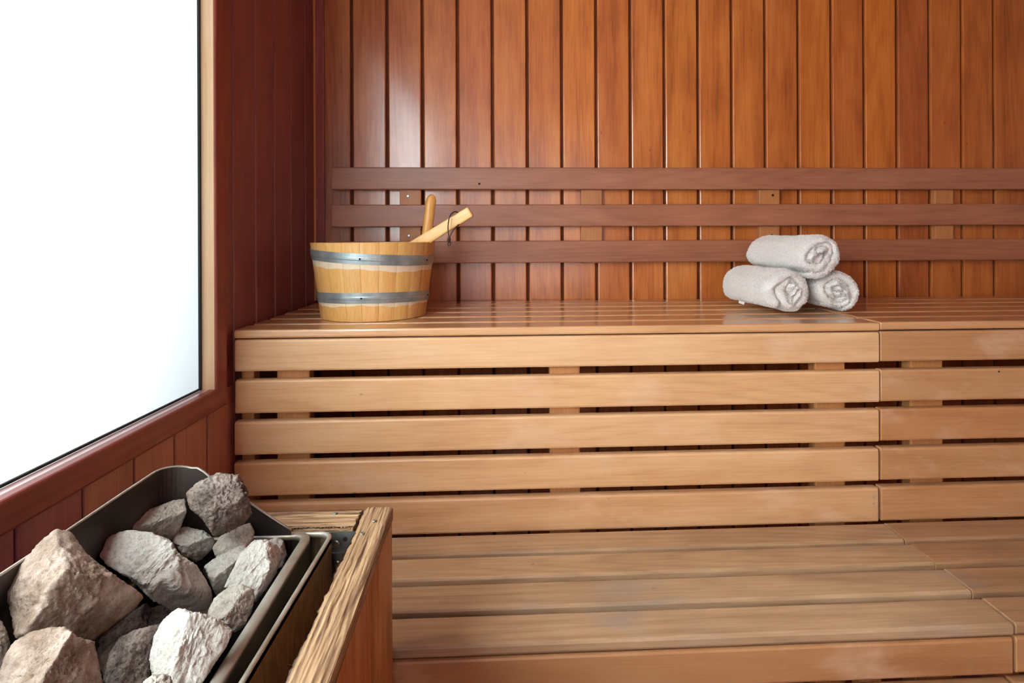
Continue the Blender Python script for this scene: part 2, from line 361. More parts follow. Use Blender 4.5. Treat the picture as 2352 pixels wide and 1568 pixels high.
# window
win = empty('window_1', kind='structure')
XG = -0.630
link('glass_pane', box_mesh(XG - 0.001, XG, GY0 - 0.01, GY1 + 0.002, GZ0 - 0.005, GZ1 + 0.01), M_GLASS, win)
link('gasket', mesh('gasket', *merge([((lambda a, b2, c, d, e2, g2: ([(x, y, z) for x in (a, b2) for y in (c, d) for z in (e2, g2)], [(0, 1, 3, 2), (4, 6, 7, 5), (0, 4, 5, 1), (2, 3, 7, 6), (0, 2, 6, 4), (1, 5, 7, 3)]))(*q)) for q in
    [(XG, XG + 0.004, GY1 - 0.006, GY1, GZ0, GZ1), (XG, XG + 0.004, GY0, GY0 + 0.006, GZ0, GZ1), (XG, XG + 0.003, GY0, GY1, GZ0, GZ0 + 0.004), (XG, XG + 0.003, GY0, GY1, GZ1 - 0.005, GZ1)]])), M_DARK, win)
jw = XL - XG + 0.010
board('jamb', W_JAMB, GZ1 - GZ0 + 0.02, jw, 0.012, ((XG + XL + 0.010) / 2, GY1 + 0.006, (GZ0 + GZ1) / 2 + 0.002), 'z', win, b=0.0015, tint=(1, 1, 1))
board('jamb', W_JAMB, GZ1 - GZ0 + 0.02, jw, 0.012, ((XG + XL + 0.010) / 2, GY0 - 0.006, (GZ0 + GZ1) / 2), 'z', win, b=0.0015, tint=(1, 1, 1))
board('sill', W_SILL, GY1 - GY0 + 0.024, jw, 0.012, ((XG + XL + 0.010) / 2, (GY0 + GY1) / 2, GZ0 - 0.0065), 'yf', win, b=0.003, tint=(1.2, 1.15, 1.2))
board('head', W_JAMB, GY1 - GY0 + 0.024, jw, 0.012, ((XG + XL + 0.010) / 2, (GY0 + GY1) / 2, GZ1 + 0.0065), 'yf', win, b=0.0015, tint=(1, 1, 1))
CW = 0.043
def casing(name, ya, za, yb, zb, dy, dz, tint):
    # mitred length from inner corner (ya,za) to (yb,zb); outer side offset by dy, dz at the two ends
    d = 0.014; x0, x1 = XL - 0.001, XL + d
    inn = [(ya, za), (yb, zb)]; out = [(ya + dy[0], za + dz[0]), (yb + dy[1], zb + dz[1])]
    L = math.hypot(yb - ya, zb - za)
    org = Vector((0, (ya + yb) / 2, (za + zb) / 2)); ax = Vector((0, yb - ya, zb - za)).normalized()
    nrm = Vector((0, out[0][0] + out[1][0] - ya - yb, out[0][1] + out[1][1] - za - zb)).normalized()
    v = []
    prof = [(x0, 0.0), (x1 - 0.003, 0.0), (x1 - 0.001, 0.03), (x1, 0.08), (x1, 0.9), (x1 - 0.003, 1.0), (x0, 1.0)]
    for e in (0, 1):
        for px_, s in prof:
            p = Vector((px_, inn[e][0] * (1 - s) + out[e][0] * s, inn[e][1] * (1 - s) + out[e][1] * s)) - org
            v.append((p.dot(ax), p.x, p.dot(nrm)))
    n = len(prof); f = [(k, (k + 1) % n, n + (k + 1) % n, n + k) for k in range(n)] + [tuple(range(n)), tuple(range(n, 2 * n))[::-1]]
    me = recalc(mesh('casing', v, f)); me.materials.append(W_FRAME)
    o = link(name, me, W_FRAME, win, tint=tint)
    o.matrix_world = Matrix(((ax.x, 1, nrm.x, org.x), (ax.y, 0, nrm.y, org.y), (ax.z, 0, nrm.z, org.z), (0, 0, 0, 1)))
    return o
casing('casing', GY1, GZ0, GY1, GZ1, (CW, CW), (-CW, CW), (0.95, 0.85, 0.85))
casing('casing', GY0, GZ0, GY0, GZ1, (-CW, -CW), (-CW, CW), (0.9, 0.8, 0.85))
casing('casing', GY0, GZ0, GY1, GZ0, (-CW, CW), (-CW, -CW), (0.85, 0.70, 0.80))
casing('casing', GY0, GZ1, GY1, GZ1, (-CW, CW), (CW, CW), (0.9, 0.8, 0.85))
# the reveal in the outer wall beyond the pane
RX = XG - 0.25
rv = link('outer_reveal', mesh('reveal', *merge([((lambda a, b2, c, d, e2, g2: ([(x, y, z) for x in (a, b2) for y in (c, d) for z in (e2, g2)], [(0, 1, 3, 2), (4, 6, 7, 5), (0, 4, 5, 1), (2, 3, 7, 6), (0, 2, 6, 4), (1, 5, 7, 3)]))(*q)) for q in
    [(RX, XG, GY1 + 0.002, GY1 + 0.4, -0.02, ZT), (RX, XG, GY0 - 0.4, GY0 - 0.002, -0.02, ZT), (RX, XG, GY0 - 0.4, GY1 + 0.4, GZ0 - 0.4, GZ0 - 0.012), (RX, XG, GY0 - 0.4, GY1 + 0.4, GZ1 + 0.012, ZT + 0.1)]])), M_PLASTER, win)

# short batten screwed to the wall under the window
bt = board('wall_batten', W_LEFT, 0.085, 0.016, 0.012, (XL + 0.006, 0.912, 0.692), 'y', None, b=0.003, tint=(1.05, 0.95, 0.9),
           label='short red brown batten on the wall under the window, behind the heater', cat='batten')

# ------------------------------------------------------------------ benches
JX = 0.838          # joint between the bench modules
YU, ZU = 1.252, 0.90
YLo, ZLo = 0.905, 0.45
def screw(parent, loc, r=0.004, face='y-', mat=None, dz=0):
    v, f = lathe([(0.0001, 0.0), (r, 0.0), (r, 0.0006), (r * 0.75, 0.0013), (r * 0.35, 0.0014), (r * 0.3, 0.0006), (0.0001, 0.0006)], 14)
    me = _cache.get(('screw', r)) or mesh('screw', v, f)
    _cache[('screw', r)] = me
    rot = {'y-': (PI / 2, 0, 0), 'z+': (0, 0, 0), 'x+': (0, PI / 2, 0)}[face]
    return link('screw', me, mat or M_SCREW, parent, loc, rot)
def hole(parent, loc, r=0.003, mat=None):
    v, f = lathe([(0.0001, 0.0001), (r, 0.0001), (r, 0.0003), (0.0001, 0.0003)], 12)
    return link('screw_hole', mesh('hole', v, f), mat or M_HOLE, parent, loc, (PI / 2, 0, 0))

tops = [0.8786, 0.7911, 0.7016, 0.6126, 0.5237]
hts = [0.0692, 0.0727, 0.0731, 0.0736, 0.0775]
def upper_bench(x0, x1, dz, label, zj, posts, ftints, stints):
    t = empty('sauna_bench', ((x0 + x1) / 2, YU + 0.27, 0), label=label, cat='bench', group='sauna bench sections')
    ox, oy = (x0 + x1) / 2, YU + 0.27
    L = x1 - x0
    for j in range(6):
        y0 = YU + 0.0895 * j
        m = W_SEAT
        board('seat_slat', m, L - (0 if j == 0 else 0.002), 0.0735, 0.0185, (0, y0 + 0.0367 - oy, ZU + dz - 0.00925 + random.uniform(-.0004, .0004)), 'xf', t, b=0.0045, tint=stints[j % len(stints)])
    for j, zt in enumerate(tops):
        sh = zj[j]
        board('front_slat', W_BENCH, L - 0.0012, hts[j], 0.024, (sh, YU + 0.012 + random.uniform(0, .0008) - oy, zt + dz - hts[j] / 2), 'x', t, b=0.005, tint=ftints[j])
    for (pa, pb) in posts:
        board('upright', W_POST, 0.86, pb - pa, 0.032, ((pa + pb) / 2 - ox, YU + 0.026 + 0.018 - oy, 0.44), 'z', t, b=0.004, tint=(0.98, 0.84, 0.70))
        board('cross_bearer', W_POST, YB - YU - 0.08, 0.06, 0.030, ((pa + pb) / 2 - ox, (YB + YU) / 2 + 0.035 - oy, 0.8505), 'y', t, b=0.004)
    return t
ub1 = upper_bench(-0.598, JX, 0, 'long pale alder upper bench section carrying the wooden bucket', (0.0, 0.0005, -0.001, -0.002, -0.003),
            [(-0.597, -0.569), (-0.520, -0.448), (0.086, 0.156), (0.702, 0.775)],
            [(1.0, 1.0, 1.0), (0.99, 0.96, 0.92), (0.99, 0.97, 0.95), (0.96, 0.92, 0.87), (0.88, 0.82, 0.78)], [(1.04, 1.04, 1.02), (0.96, 0.94, 0.92), (0.98, 0.97, 0.95), (0.93, 0.9, 0.88)])
ub2 = upper_bench(JX + 0.003, XR - 0.02, 0.0015, 'darker orange brown upper bench section right of the joint, beside the towels', (0.0, 0.0, 0.0, 0.0, 0.0),
            [(0.930, 1.010), (1.55, 1.62), (2.2, 2.27)],
            [(0.68, 0.56, 0.48), (0.74, 0.64, 0.56), (0.72, 0.55, 0.45), (0.76, 0.66, 0.58), (0.74, 0.62, 0.55)], [(0.9, 0.82, 0.76), (0.84, 0.74, 0.68)])
for zc in (0.503, 0.489):
    hole(ub1, (0.823 - ub1.location.x, YU + 0.0005 - ub1.location.y - 0.0009, zc), 0.0036, M_PLUG)
hole(ub2, (1.12 - ub2.location.x, YU - ub2.location.y - 0.0008, 0.785), 0.0022)

def lower_bench(x0, x1, dz, label, sj, ftint, stints):
    ox, oy = (x0 + x1) / 2, YLo + 0.17
    t = empty('sauna_bench', (ox, oy, 0), label=label, cat='bench', group='sauna bench sections')
    yb = [0.905, 0.990, 1.0835, 1.174]; yw = [0.0725, 0.0725, 0.072, 0.073]
    # slats: front edge positions measured back from the nosing
    for j in range(4):
        y0 = (0.9045, 0.9935, 1.084, 1.1695)[j]
        board('seat_slat', W_WORN, x1 - x0 - abs(sj[j]), 0.0710, 0.0195, (sj[j], y0 + 0.0355 - oy, ZLo + dz - 0.00975), 'xf', t, b=0.0048, tint=stints[j])
    board('front_slat', W_BENCH, x1 - x0 - 0.002, 0.0605, 0.022, (0, YLo + 0.0115 - oy, ZLo + dz - 0.0235 - 0.03025), 'x', t, b=0.0045, tint=ftint)
    board('front_slat', W_BENCH, x1 - x0 - 0.002, 0.0605, 0.022, (0, YLo + 0.0125 - oy, ZLo + dz - 0.0235 - 0.0605 - 0.018 - 0.03025), 'x', t, b=0.0045, tint=ftint)
    n = max(2, int((x1 - x0) / 0.6) + 1)
    for q in range(n):
        xx = -(x1 - x0) / 2 + 0.06 + ((x1 - x0) - 0.12) * q / (n - 1)
        board('cross_bearer', W_POST, 0.30, 0.05, 0.03, (xx, 0, 0.4045), 'y', t, b=0.003)
        board('leg', W_POST, 0.38, 0.05, 0.03, (xx, YLo + 0.10 - oy, 0.19), 'z', t, b=0.003)
        board('leg', W_POST, 0.38, 0.05, 0.03, (xx, YLo + 0.30 - oy, 0.19), 'z', t, b=0.003)
    return t
lb1 = lower_bench(-0.59, JX - 0.004, 0, 'worn greyish lower bench section running behind the stone heater', (0, 0.004, 0.006, 0.003),
            (0.64, 0.51, 0.42), [(1.0, 0.98, 0.96), (1.0, 0.99, 0.97), (1.06, 1.03, 0.98), (0.98, 0.93, 0.88)])
lb2 = lower_bench(JX, XR - 0.02, 0.0015, 'short end of the lower bench beyond the joint, at the lower right', (0, 0, 0, 0),
            (0.66, 0.54, 0.46), [(0.82, 0.72, 0.64), (0.84, 0.72, 0.62), (0.84, 0.70, 0.60), (0.82, 0.68, 0.60)])

# ------------------------------------------------------------------ backrest on the back wall
bk = empty('backrest', (0.9, 1.76, 1.17), label='three long brown horizontal backrest rails fixed across the back wall', cat='backrest')
bx = (-0.547 + XR - 0.03) / 2
for j, zt in enumerate((1.3155, 1.2005, 1.0875)):
    dx = 0.0 if j != 1 else -0.001
    board('rail', W_RAIL, XR - 0.03 + 0.547, 0.0685, 0.018, (bx - 0.9 + dx, 1.759 + 0.009 - 1.76, zt - 0.03425 - 1.17), 'x', bk, b=0.003, tint=[(0.96, 0.93, 0.93), (1.0, 0.95, 0.92), (0.97, 0.9, 0.86)][j])
for xa, xb in ((-0.345, -0.279), (0.222, 0.289), (0.796, 0.862), (1.378, 1.44), (1.96, 2.02)):
    board('spacer', W_POST, 0.30, xb - xa, 0.021, ((xa + xb) / 2 - 0.9, 1.788 - 1.76, 1.166 - 1.17), 'z', bk, b=0.002, tint=(0.82, 0.64, 0.54))
for px_, py_ in ((937, 450), (939, 541)):
    p = on_y(px_, py_, 1.777); screw(bk, (p.x - 0.9, 1.7775 - 1.76, p.z - 1.17), 0.0042)
for px_, py_ in ((1775, 448), (1773, 540)):
    p = on_y(px_, py_, 1.777); hole(bk, (p.x - 0.9, 1.7773 - 1.76, p.z - 1.17), 0.004); 
p = on_y(1101, 422, 1.759); hole(bk, (p.x - 0.9, 1.7592 - 1.76, p.z - 1.17), 0.0035)

# ------------------------------------------------------------------ bucket
def stave_mat():
    m = W_PINE.copy(); m.name = 'bucket_staves'; nt = m.node_tree; ns = nt.nodes; lk = nt.links; bs = ns['Principled BSDF']
    src = bs.inputs['Base Color'].links[0].from_socket
    at = N(ns, 'ShaderNodeAttribute', attribute_name='bare')
    mr = N(ns, 'ShaderNodeMapRange'); lk.new(at.outputs['Fac'], mr.inputs[0]); mr.inputs[1].default_value = -0.0003; mr.inputs[2].default_value = 0.0005; mr.inputs[4].default_value = 0.9
    mx = N(ns, 'ShaderNodeMix', data_type='RGBA'); lk.new(mr.outputs[0], mx.inputs['Factor']); lk.new(src, mx.inputs['A']); mx.inputs['B'].default_value = lin((240, 220, 190)); lk.new(mx.outputs['Result'], bs.inputs['Base Color'])
    return m
M_STAVE = stave_mat()
BH, RB, RTOP = 0.1865, 0.130, 0.1545
bc = Vector((-0.352, 1.478, ZU + 0.0006))
bu = empty('water_bucket', bc, label='round pine bucket bound by two metal hoops on the upper bench', cat='bucket')
def rad(z): return RB + (RTOP - RB) * z / BH
NS = 22
def hoop_mid(a, which):
    return (0.151 - 0.009 * math.cos(a) + 0.002 * math.sin(a)) if which else (0.0505 - 0.006 * math.sin(a))
for i in range(NS):
    a0 = 2 * PI * i / NS + 0.02 + 0.0007 + 0.14; a1 = a0 + 2 * PI / NS - 0.0035
    nz = 62; na = 5; V = []; F = []; bare = []
    ac = (a0 + a1) / 2
    # local frame: x up the stave, so the grain follows it
    for k in range(nz + 1):
        z = BH * k / nz
        for s in range(na + 1):
            a = a0 + (a1 - a0) * s / na; r = rad(z)
            r -= 0.0007 * (abs(2 * s / na - 1) ** 6)
            V.append((z, r * math.cos(a), r * math.sin(a)))
            w1 = 0.0018 * math.sin(a * 5) + 0.001 * math.sin(a * 17)
            d1 = hoop_mid(a, 1) - z; d0 = hoop_mid(a, 0) - z
            bare.append(max(min(0.0265 + w1 - d1, d1 + 0.004), min(0.020 + w1 * 1.2 - d0, d0 + 0.004)))
        for s in range(na, -1, -1):
            a = a0 + (a1 - a0) * s / na; r = rad(z) - 0.013
            V.append((z, r * math.cos(a), r * math.sin(a))); bare.append(-0.01)
    n = 2 * (na + 1)
    for k in range(nz):
        for s in range(n): F.append((k * n + s, k * n + (s + 1) % n, (k + 1) * n + (s + 1) % n, (k + 1) * n + s))
    F.append(tuple(range(n))[::-1]); F.append(tuple(range(nz * n, nz * n + n)))
    me = recalc(mesh('stave', V, F)); at = me.attributes.new('bare', 'FLOAT', 'POINT'); at.data.foreach_set('value', bare)
    o = link('stave', me, M_STAVE, bu, (0, 0, 0), tint=(lambda g: (g, g * random.uniform(.95, 1.0), g * random.uniform(.92, 1.0)))(random.uniform(0.96, 1.05)))
    # x(local)=up: world (x,y,z) = (ly, lz, lx)
    o.matrix_local = Matrix(((0, 1, 0, 0), (0, 0, 1, 0), (1, 0, 0, 0), (0, 0, 0, 1)))
v, f = lathe([(0.0001, 0.008), (RB - 0.012, 0.008), (RB - 0.012, 0.022), (0.0001, 0.022)], 40)
link('bottom', mesh('bottom', v, f), W_PINE, bu)
for which in (0, 1):
    nseg = 96; V = []; F = []
    hh = 0.0125
    for i in range(nseg):
        a = 2 * PI * i / nseg; zc = hoop_mid(a, which)
        for (dz, dr) in ((-hh, 0.0004), (-hh, 0.0016), (-hh * 0.35, 0.0018), (-hh * 0.2, 0.0026), (hh * 0.15, 0.0026), (hh * 0.3, 0.0018), (hh, 0.0016), (hh, 0.0004)):
            r = rad(zc + dz * 0.98) + dr; V.append((r * math.cos(a), r * math.sin(a), zc + dz))
    for i in range(nseg):
        for k2 in range(8): F.append((i * 8 + k2, ((i + 1) % nseg) * 8 + k2, ((i + 1) % nseg) * 8 + (k2 + 1) % 8, i * 8 + (k2 + 1) % 8))
    hp = link('hoop', recalc(mesh('hoop', V, F)), M_HOOP, bu, smooth=False)
    for ang in (-1.55, -0.35 if which else -0.12):
        zc = hoop_mid(ang, which); r = rad(zc) + 0.0028
        s_ = screw(hp, (r * math.cos(ang), r * math.sin(ang), zc), 0.0022, 'y-', M_HOLE); s_.name = 'rivet'; s_.rotation_euler = (PI / 2, 0, ang + PI / 2)
# the tall stave that serves as a handle
ah = 0.50
V = []; F = []; nk = 24
for k in range(nk + 1):
    u = k / nk; z = 0.10 + (0.315 - 0.10) * u; r = rad(z) - 0.015
    hw = (0.016 - 0.003 * math.sin(u * PI * .8)) * (1 if u < 0.9 else math.sqrt(max(0.02, 1 - ((u - 0.9) / 0.1) ** 2 * 0.8)))
    th = 0.0125 * (1 if u < 0.92 else math.sqrt(max(0.1, 1 - ((u - 0.92) / 0.08) ** 2)))
    for q in range(12):
        a = 2 * PI * q / 12; cx, sx = math.cos(a), math.sin(a)
        pr = abs(cx) ** 0.6 * (1 if cx > 0 else -1) * th; pt = abs(sx) ** 0.6 * (1 if sx > 0 else -1) * hw
        rr_ = r + pr
        V.append((z, rr_ * math.cos(ah) - pt * math.sin(ah), rr_ * math.sin(ah) + pt * math.cos(ah)))
for k in range(nk):
    for q in range(12): F.append((k * 12 + q, k * 12 + (q + 1) % 12, (k + 1) * 12 + (q + 1) % 12, (k + 1) * 12 + q))
F.append(tuple(range(12))); F.append(tuple(range(nk * 12, nk * 12 + 12))[::-1])
o = link('handle', recalc(mesh('handle', V, F)), W_PINE, bu, smooth=True, tint=(1.05, 0.95, 0.8))
o.matrix_local = Matrix(((0, 1, 0, 0), (0, 0, 1, 0), (1, 0, 0, 0), (0, 0, 0, 1)))

# ladle
tip = on_y(1079, 487, 1.425); low = on_y(955, 563, 1.445)
axis = (tip - low).normalized(); cen = tip - axis * 0.16
ld = empty('water_ladle', cen, label='pale wooden ladle standing in the bucket with a brown cord loop on its handle', cat='ladle')
side = axis.cross(Vector((0, 1, 0))).normalized()     # up-ish, across the face seen
dep = side.cross(axis).normalized()
V = []; F = []; nk = 16; Ltot = 0.36
for k in range(nk + 1):
    u = k / nk; s = -Ltot / 2 - 0.02 + (Ltot / 2 + 0.02 + 0.16) * u
    hw = 0.0150 + 0.001 * math.sin(u * 5) ; th = 0.0085
    for q in range(16):
        a = 2 * PI * q / 16; cx, sx = math.cos(a), math.sin(a)
        V.append((s, (abs(cx) ** 0.45) * (1 if cx > 0 else -1) * th, (abs(sx) ** 0.45) * (1 if sx > 0 else -1) * hw))
# rounded end
e0 = len(V)
for q in range(16):
    p = V[nk * 16 + q]; V.append((p[0] + 0.003, p[1] * 0.8, p[2] * 0.88))
rows = nk + 2
for k in range(rows - 1):
    for q in range(16): F.append((k * 16 + q, k * 16 + (q + 1) % 16, (k + 1) * 16 + (q + 1) % 16, (k + 1) * 16 + q))
F.append(tuple(range(16))); F.append(tuple(range((rows - 1) * 16, rows * 16))[::-1])
hd = link('handle', recalc(mesh('handle', V, F)), W_LADLE, ld, smooth=False)
ML = Matrix((axis, dep, side)).transposed().to_4x4()
hd.matrix_local = ML
v, f = lathe([(0.0001, -0.03), (0.03, -0.028), (0.040, 0.0), (0.040, 0.022), (0.034, 0.022), (0.034, 0.0), (0.026, -0.022), (0.0001, -0.024)], 32)
bo = link('bowl', mesh('bowl', v, f), W_LADLE, ld, tuple(ML @ Vector((-0.175, 0, -0.018)) - Vector((0, 0, 0.0))), smooth=True)
# cord
def P(x, y, Y): return on_y(x, y, Y) - cen
cp = [P(1031, 545, 1.41), P(1029, 528, 1.408), P(1030, 510, 1.409), P(1034, 495, 1.411), P(1040, 488, 1.415), P(1047, 486, 1.428), P(1055, 492, 1.438), P(1059, 505, 1.436), P(1055, 514, 1.425), P(1046, 523, 1.415), P(1038, 533, 1.411), P(1032, 546, 1.41)]
def smooth_path(pts, n=6):
    out = []
    for i in range(len(pts) - 1):
        p0, p1, p2, p3 = pts[max(i - 1, 0)], pts[i], pts[i + 1], pts[min(i + 2, len(pts) - 1)]
        for k in range(n):
            t = k / n; out.append(0.5 * ((2 * p1) + (p2 - p0) * t + (2 * p0 - 5 * p1 + 4 * p2 - p3) * t * t + (3 * p1 - p0 - 3 * p2 + p3) * t ** 3))
    return out + [pts[-1]]
kn = [P(1031 + 3 * math.cos(t * 2.2) , 546 + t * 1.4, 1.41 + 0.003 * math.sin(t * 2.2)) for t in range(8)]
link('cord', mesh('cord', *merge([tube_mesh(smooth_path(cp), 0.0015, 6), tube_mesh(smooth_path(kn), 0.0022, 6), tube_mesh(smooth_path([P(1031, 553, 1.41), P(1029, 560, 1.41), P(1031, 565, 1.41)]), 0.0015, 6), tube_mesh(smooth_path([P(1033, 552, 1.41), P(1035, 558, 1.408), P(1034, 563, 1.41)]), 0.0014, 6)])), M_CORD, ld, smooth=True)

# ------------------------------------------------------------------ rolled towels
def towel_mat():
    m, nt, ns, lk, bs = new_mat('terry_cotton')
    tc = N(ns, 'ShaderNodeTexCoord'); n1 = N(ns, 'ShaderNodeTexNoise'); n1.inputs['Scale'].default_value = 420; n1.inputs['Detail'].default_value = 2; lk.new(tc.outputs['Object'], n1.inputs[0])
    cr = N(ns, 'ShaderNodeValToRGB'); lk.new(n1.outputs[0], cr.inputs[0]); cr.color_ramp.elements[0].position = 0.3; cr.color_ramp.elements[1].position = 0.65
    cr.color_ramp.elements[0].color = lin((214, 205, 198)); cr.color_ramp.elements[1].color = lin((244, 239, 233)); lk.new(cr.outputs[0], bs.inputs['Base Color'])
    bs.inputs['Roughness'].default_value = 0.95; bs.inputs['Sheen Weight'].default_value = 0.3; bs.inputs['Specular IOR Level'].default_value = 0.1
    bp = N(ns, 'ShaderNodeBump'); bp.inputs['Strength'].default_value = 0.6; bp.inputs['Distance'].default_value = 0.002; lk.new(n1.outputs[0], bp.inputs['Height']); lk.new(bp.outputs[0], bs.inputs['Normal'])
    return m
M_TOWEL = towel_mat()
M_PILE = plain('terry_loops', (242, 236, 230), 0.95, spec=0.1)
def make_towel(loc, rz, tiltx, rx, rzz, Ln, t, start, seed, sgn, label, squash=0.25, inner=1.0):
    turns = 3.3; npth = 260; half = t / 2 * 0.93; nL = 30; nc = 7
    ro = 1.0
    th = np.linspace(0, turns * 2 * PI, npth)
    rad_ = np.maximum(1.0 - (t / rx) * th / (2 * PI), 0.02) 
    rmid = (rx - half) - t * th / (2 * PI); rmid = np.maximum(rmid, 0.0015)
    ang = start + sgn * th
    # profile ring round one layer: (offset across the layer, position along the roll)
    ring = []
    for k in range(nL + 1): ring.append((half, -Ln / 2 + half + (Ln - 2 * half) * k / nL, 0))
    for k in range(1, nc): a = PI / 2 * (1 - 2 * k / nc); ring.append((half * math.sin(a), Ln / 2 - half + half * math.cos(a), 0))
    for k in range(nL, -1, -1): ring.append((-half, -Ln / 2 + half + (Ln - 2 * half) * k / nL, 0))
    for k in range(1, nc): a = -PI / 2 + PI * k / nc; ring.append((half * math.sin(a), -Ln / 2 + half - half * math.cos(a), 0))
    ring = np.array(ring); m = len(ring)
    V = np.zeros((npth, m, 3))
    c = np.cos(ang); s = np.sin(ang)
    taper = np.ones(npth); taper[-6:] = np.linspace(1, .25, 6); taper[:5] = np.linspace(0.3, 1, 5)
    endshift = 0.006 * np.sin(th * 1.3 + seed) + 0.004 * np.sin(th * 2.9 + seed * 2)
    depthf = th / th[-1]
    for i in range(npth):
        r = rmid[i] + ring[:, 0] * taper[i]
        V[i, :, 0] = r * c[i]; V[i, :, 2] = r * s[i]; V[i, :, 1] = ring[:, 1] + endshift[i] * depthf[i] * 2.2 - 0.0
    P_ = V.reshape(-1, 3)
    # crush the core: shear the inner turns into a flattened fold
    rr = np.hypot(P_[:, 0], P_[:, 2]) / rx; core = np.clip(1 - rr, 0, 1)
    ca, sa = math.cos(seed * 1.7), math.sin(seed * 1.7)
    q = P_[:, 0] * ca + P_[:, 2] * sa; q2 = -P_[:, 0] * sa + P_[:, 2] * ca
    q2n = q2 * (1 - squash * core) ; qn = q * (1 + squash * 0.25 * core) + 0.009 * np.sin(q2 * 75 + seed) * core * inner
    P_[:, 0] = qn * ca - q2n * sa; P_[:, 2] = qn * sa + q2n * ca
    nf = lambda k, sc: fbm(P_ * sc + 31 * k + seed, seed + k, 3)
    amp = 0.0035 + 0.006 * core * inner
    endz = np.clip((np.abs(P_[:, 1]) - Ln / 2 + 0.05) / 0.05, 0, 1)
    for ax_, k in ((0, 1), (2, 2)): P_[:, ax_] += nf(k, 22) * amp * (0.6 + endz)
    P_[:, 1] += nf(3, 28) * 0.007 * endz + nf(5, 90) * 0.002 * endz
    # rounded ends of the whole roll
    sh = 1 - 0.10 * np.clip((np.abs(P_[:, 1]) - Ln / 2 + 0.03) / 0.03, 0, 1) ** 2
    P_[:, 0] *= sh; P_[:, 2] = P_[:, 2] * sh * (rzz / rx)
    fl_ = -rzz * 0.94; low_ = P_[:, 2] < fl_; P_[low_, 2] = fl_ + (P_[low_, 2] - fl_) * 0.2
    V = P_.reshape(npth, m, 3)
    idx = np.arange(npth * m).reshape(npth, m)
    a_ = idx[:-1]; b_ = idx[1:]
    F = np.stack([a_, np.roll(a_, -1, 1), np.roll(b_, -1, 1), b_], -1).reshape(-1, 4).tolist()
    F.append(idx[0][::-1].tolist()); F.append(idx[-1].tolist())
    me = recalc(mesh('towel', P_, F))
    o = link('rolled_towel', me, M_TOWEL, None, loc, (tiltx, 0, rz), smooth=True, label=label, cat='towel', group='rolled towels stacked on the upper bench')
    # terry loops
    me.calc_loop_triangles()
    tri = np.empty(len(me.loop_triangles) * 3, np.int32); me.loop_triangles.foreach_get('vertices', tri); tri = tri.reshape(-1, 3)
    co = np.empty(len(me.vertices) * 3); me.vertices.foreach_get('co', co); co = co.reshape(-1, 3)
    A, B, D = co[tri[:, 0]], co[tri[:, 1]], co[tri[:, 2]]
    nrm = np.cross(B - A, D - A); ar = np.linalg.norm(nrm, axis=1); nrm /= ar[:, None] + 1e-12
    if np.einsum('ij,ij->i', A, np.cross(B, D)).sum() < 0: nrm = -nrm
    rg = np.random.default_rng(seed + 50)
    pick = rg.choice(len(tri), 70000, p=ar / ar.sum())
    u = rg.random((len(pick), 2)); fl2 = u.sum(1) > 1; u[fl2] = 1 - u[fl2]
    base = A[pick] + (B[pick] - A[pick]) * u[:, :1] + (D[pick] - A[pick]) * u[:, 1:]
    nn = nrm[pick] + rg.normal(0, 0.45, base.shape); nn /= np.linalg.norm(nn, axis=1)[:, None]
    tv = np.cross(nn, rg.normal(0, 1, base.shape)); tv /= np.linalg.norm(tv, axis=1)[:, None] + 1e-9
    hgt = rg.uniform(0.0013, 0.0029, len(pick))[:, None]; wd = 0.0005
    VV = np.empty((len(pick), 4, 3)); bend = np.cross(nn, tv) * hgt * 0.35
    VV[:, 0] = base - tv * wd; VV[:, 1] = base + tv * wd; VV[:, 2] = base + nn * hgt + tv * wd * .6 + bend; VV[:, 3] = base + nn * hgt - tv * wd * .6 + bend
    FF = np.arange(len(pick) * 4).reshape(-1, 4)
    pm = bpy.data.meshes.new('terry_pile'); pm.vertices.add(len(pick) * 4); pm.vertices.foreach_set('co', VV.ravel())
    pm.loops.add(FF.size); pm.loops.foreach_set('vertex_index', FF.ravel()); pm.polygons.add(len(FF)); pm.polygons.foreach_set('loop_start', np.arange(0, FF.size, 4)); pm.update(calc_edges=True)
    link('terry_pile', pm, M_PILE, o, kind='stuff')
    return o
tw1 = make_towel((0.6885, 1.505, 0.9585), 0.10, 0, 0.072, 0.0605, 0.245, 0.0200, -2.3, 3, -1, 'pale grey rolled towel at the left of the bottom pair, with a crumpled end', squash=0.5, inner=1.7)
make_towel((0.8345, 1.520, 0.9565), -0.02, 0, 0.066, 0.0590, 0.225, 0.0175, -1.2, 5, 1, 'pale grey rolled towel at the right of the bottom pair, with a neat spiral end', squash=0.35, inner=0.8)
make_towel((0.7560, 1.508, 1.0490), 0.13, 0, 0.070, 0.0600, 0.255, 0.0195, -2.0, 8, 1, 'pale grey rolled towel lying on top of the other two', squash=0.5, inner=1.3)

tg = on_y(1700, 694, 1.50)
link('care_tag', box_mesh(-0.008, 0.008, -0.001, 0.001, -0.0035, 0.0035), plain('white_tag', (245, 242, 238), 0.7), tw1, tuple(tg - Vector(tw1.location)), (0, 0.35, 0))
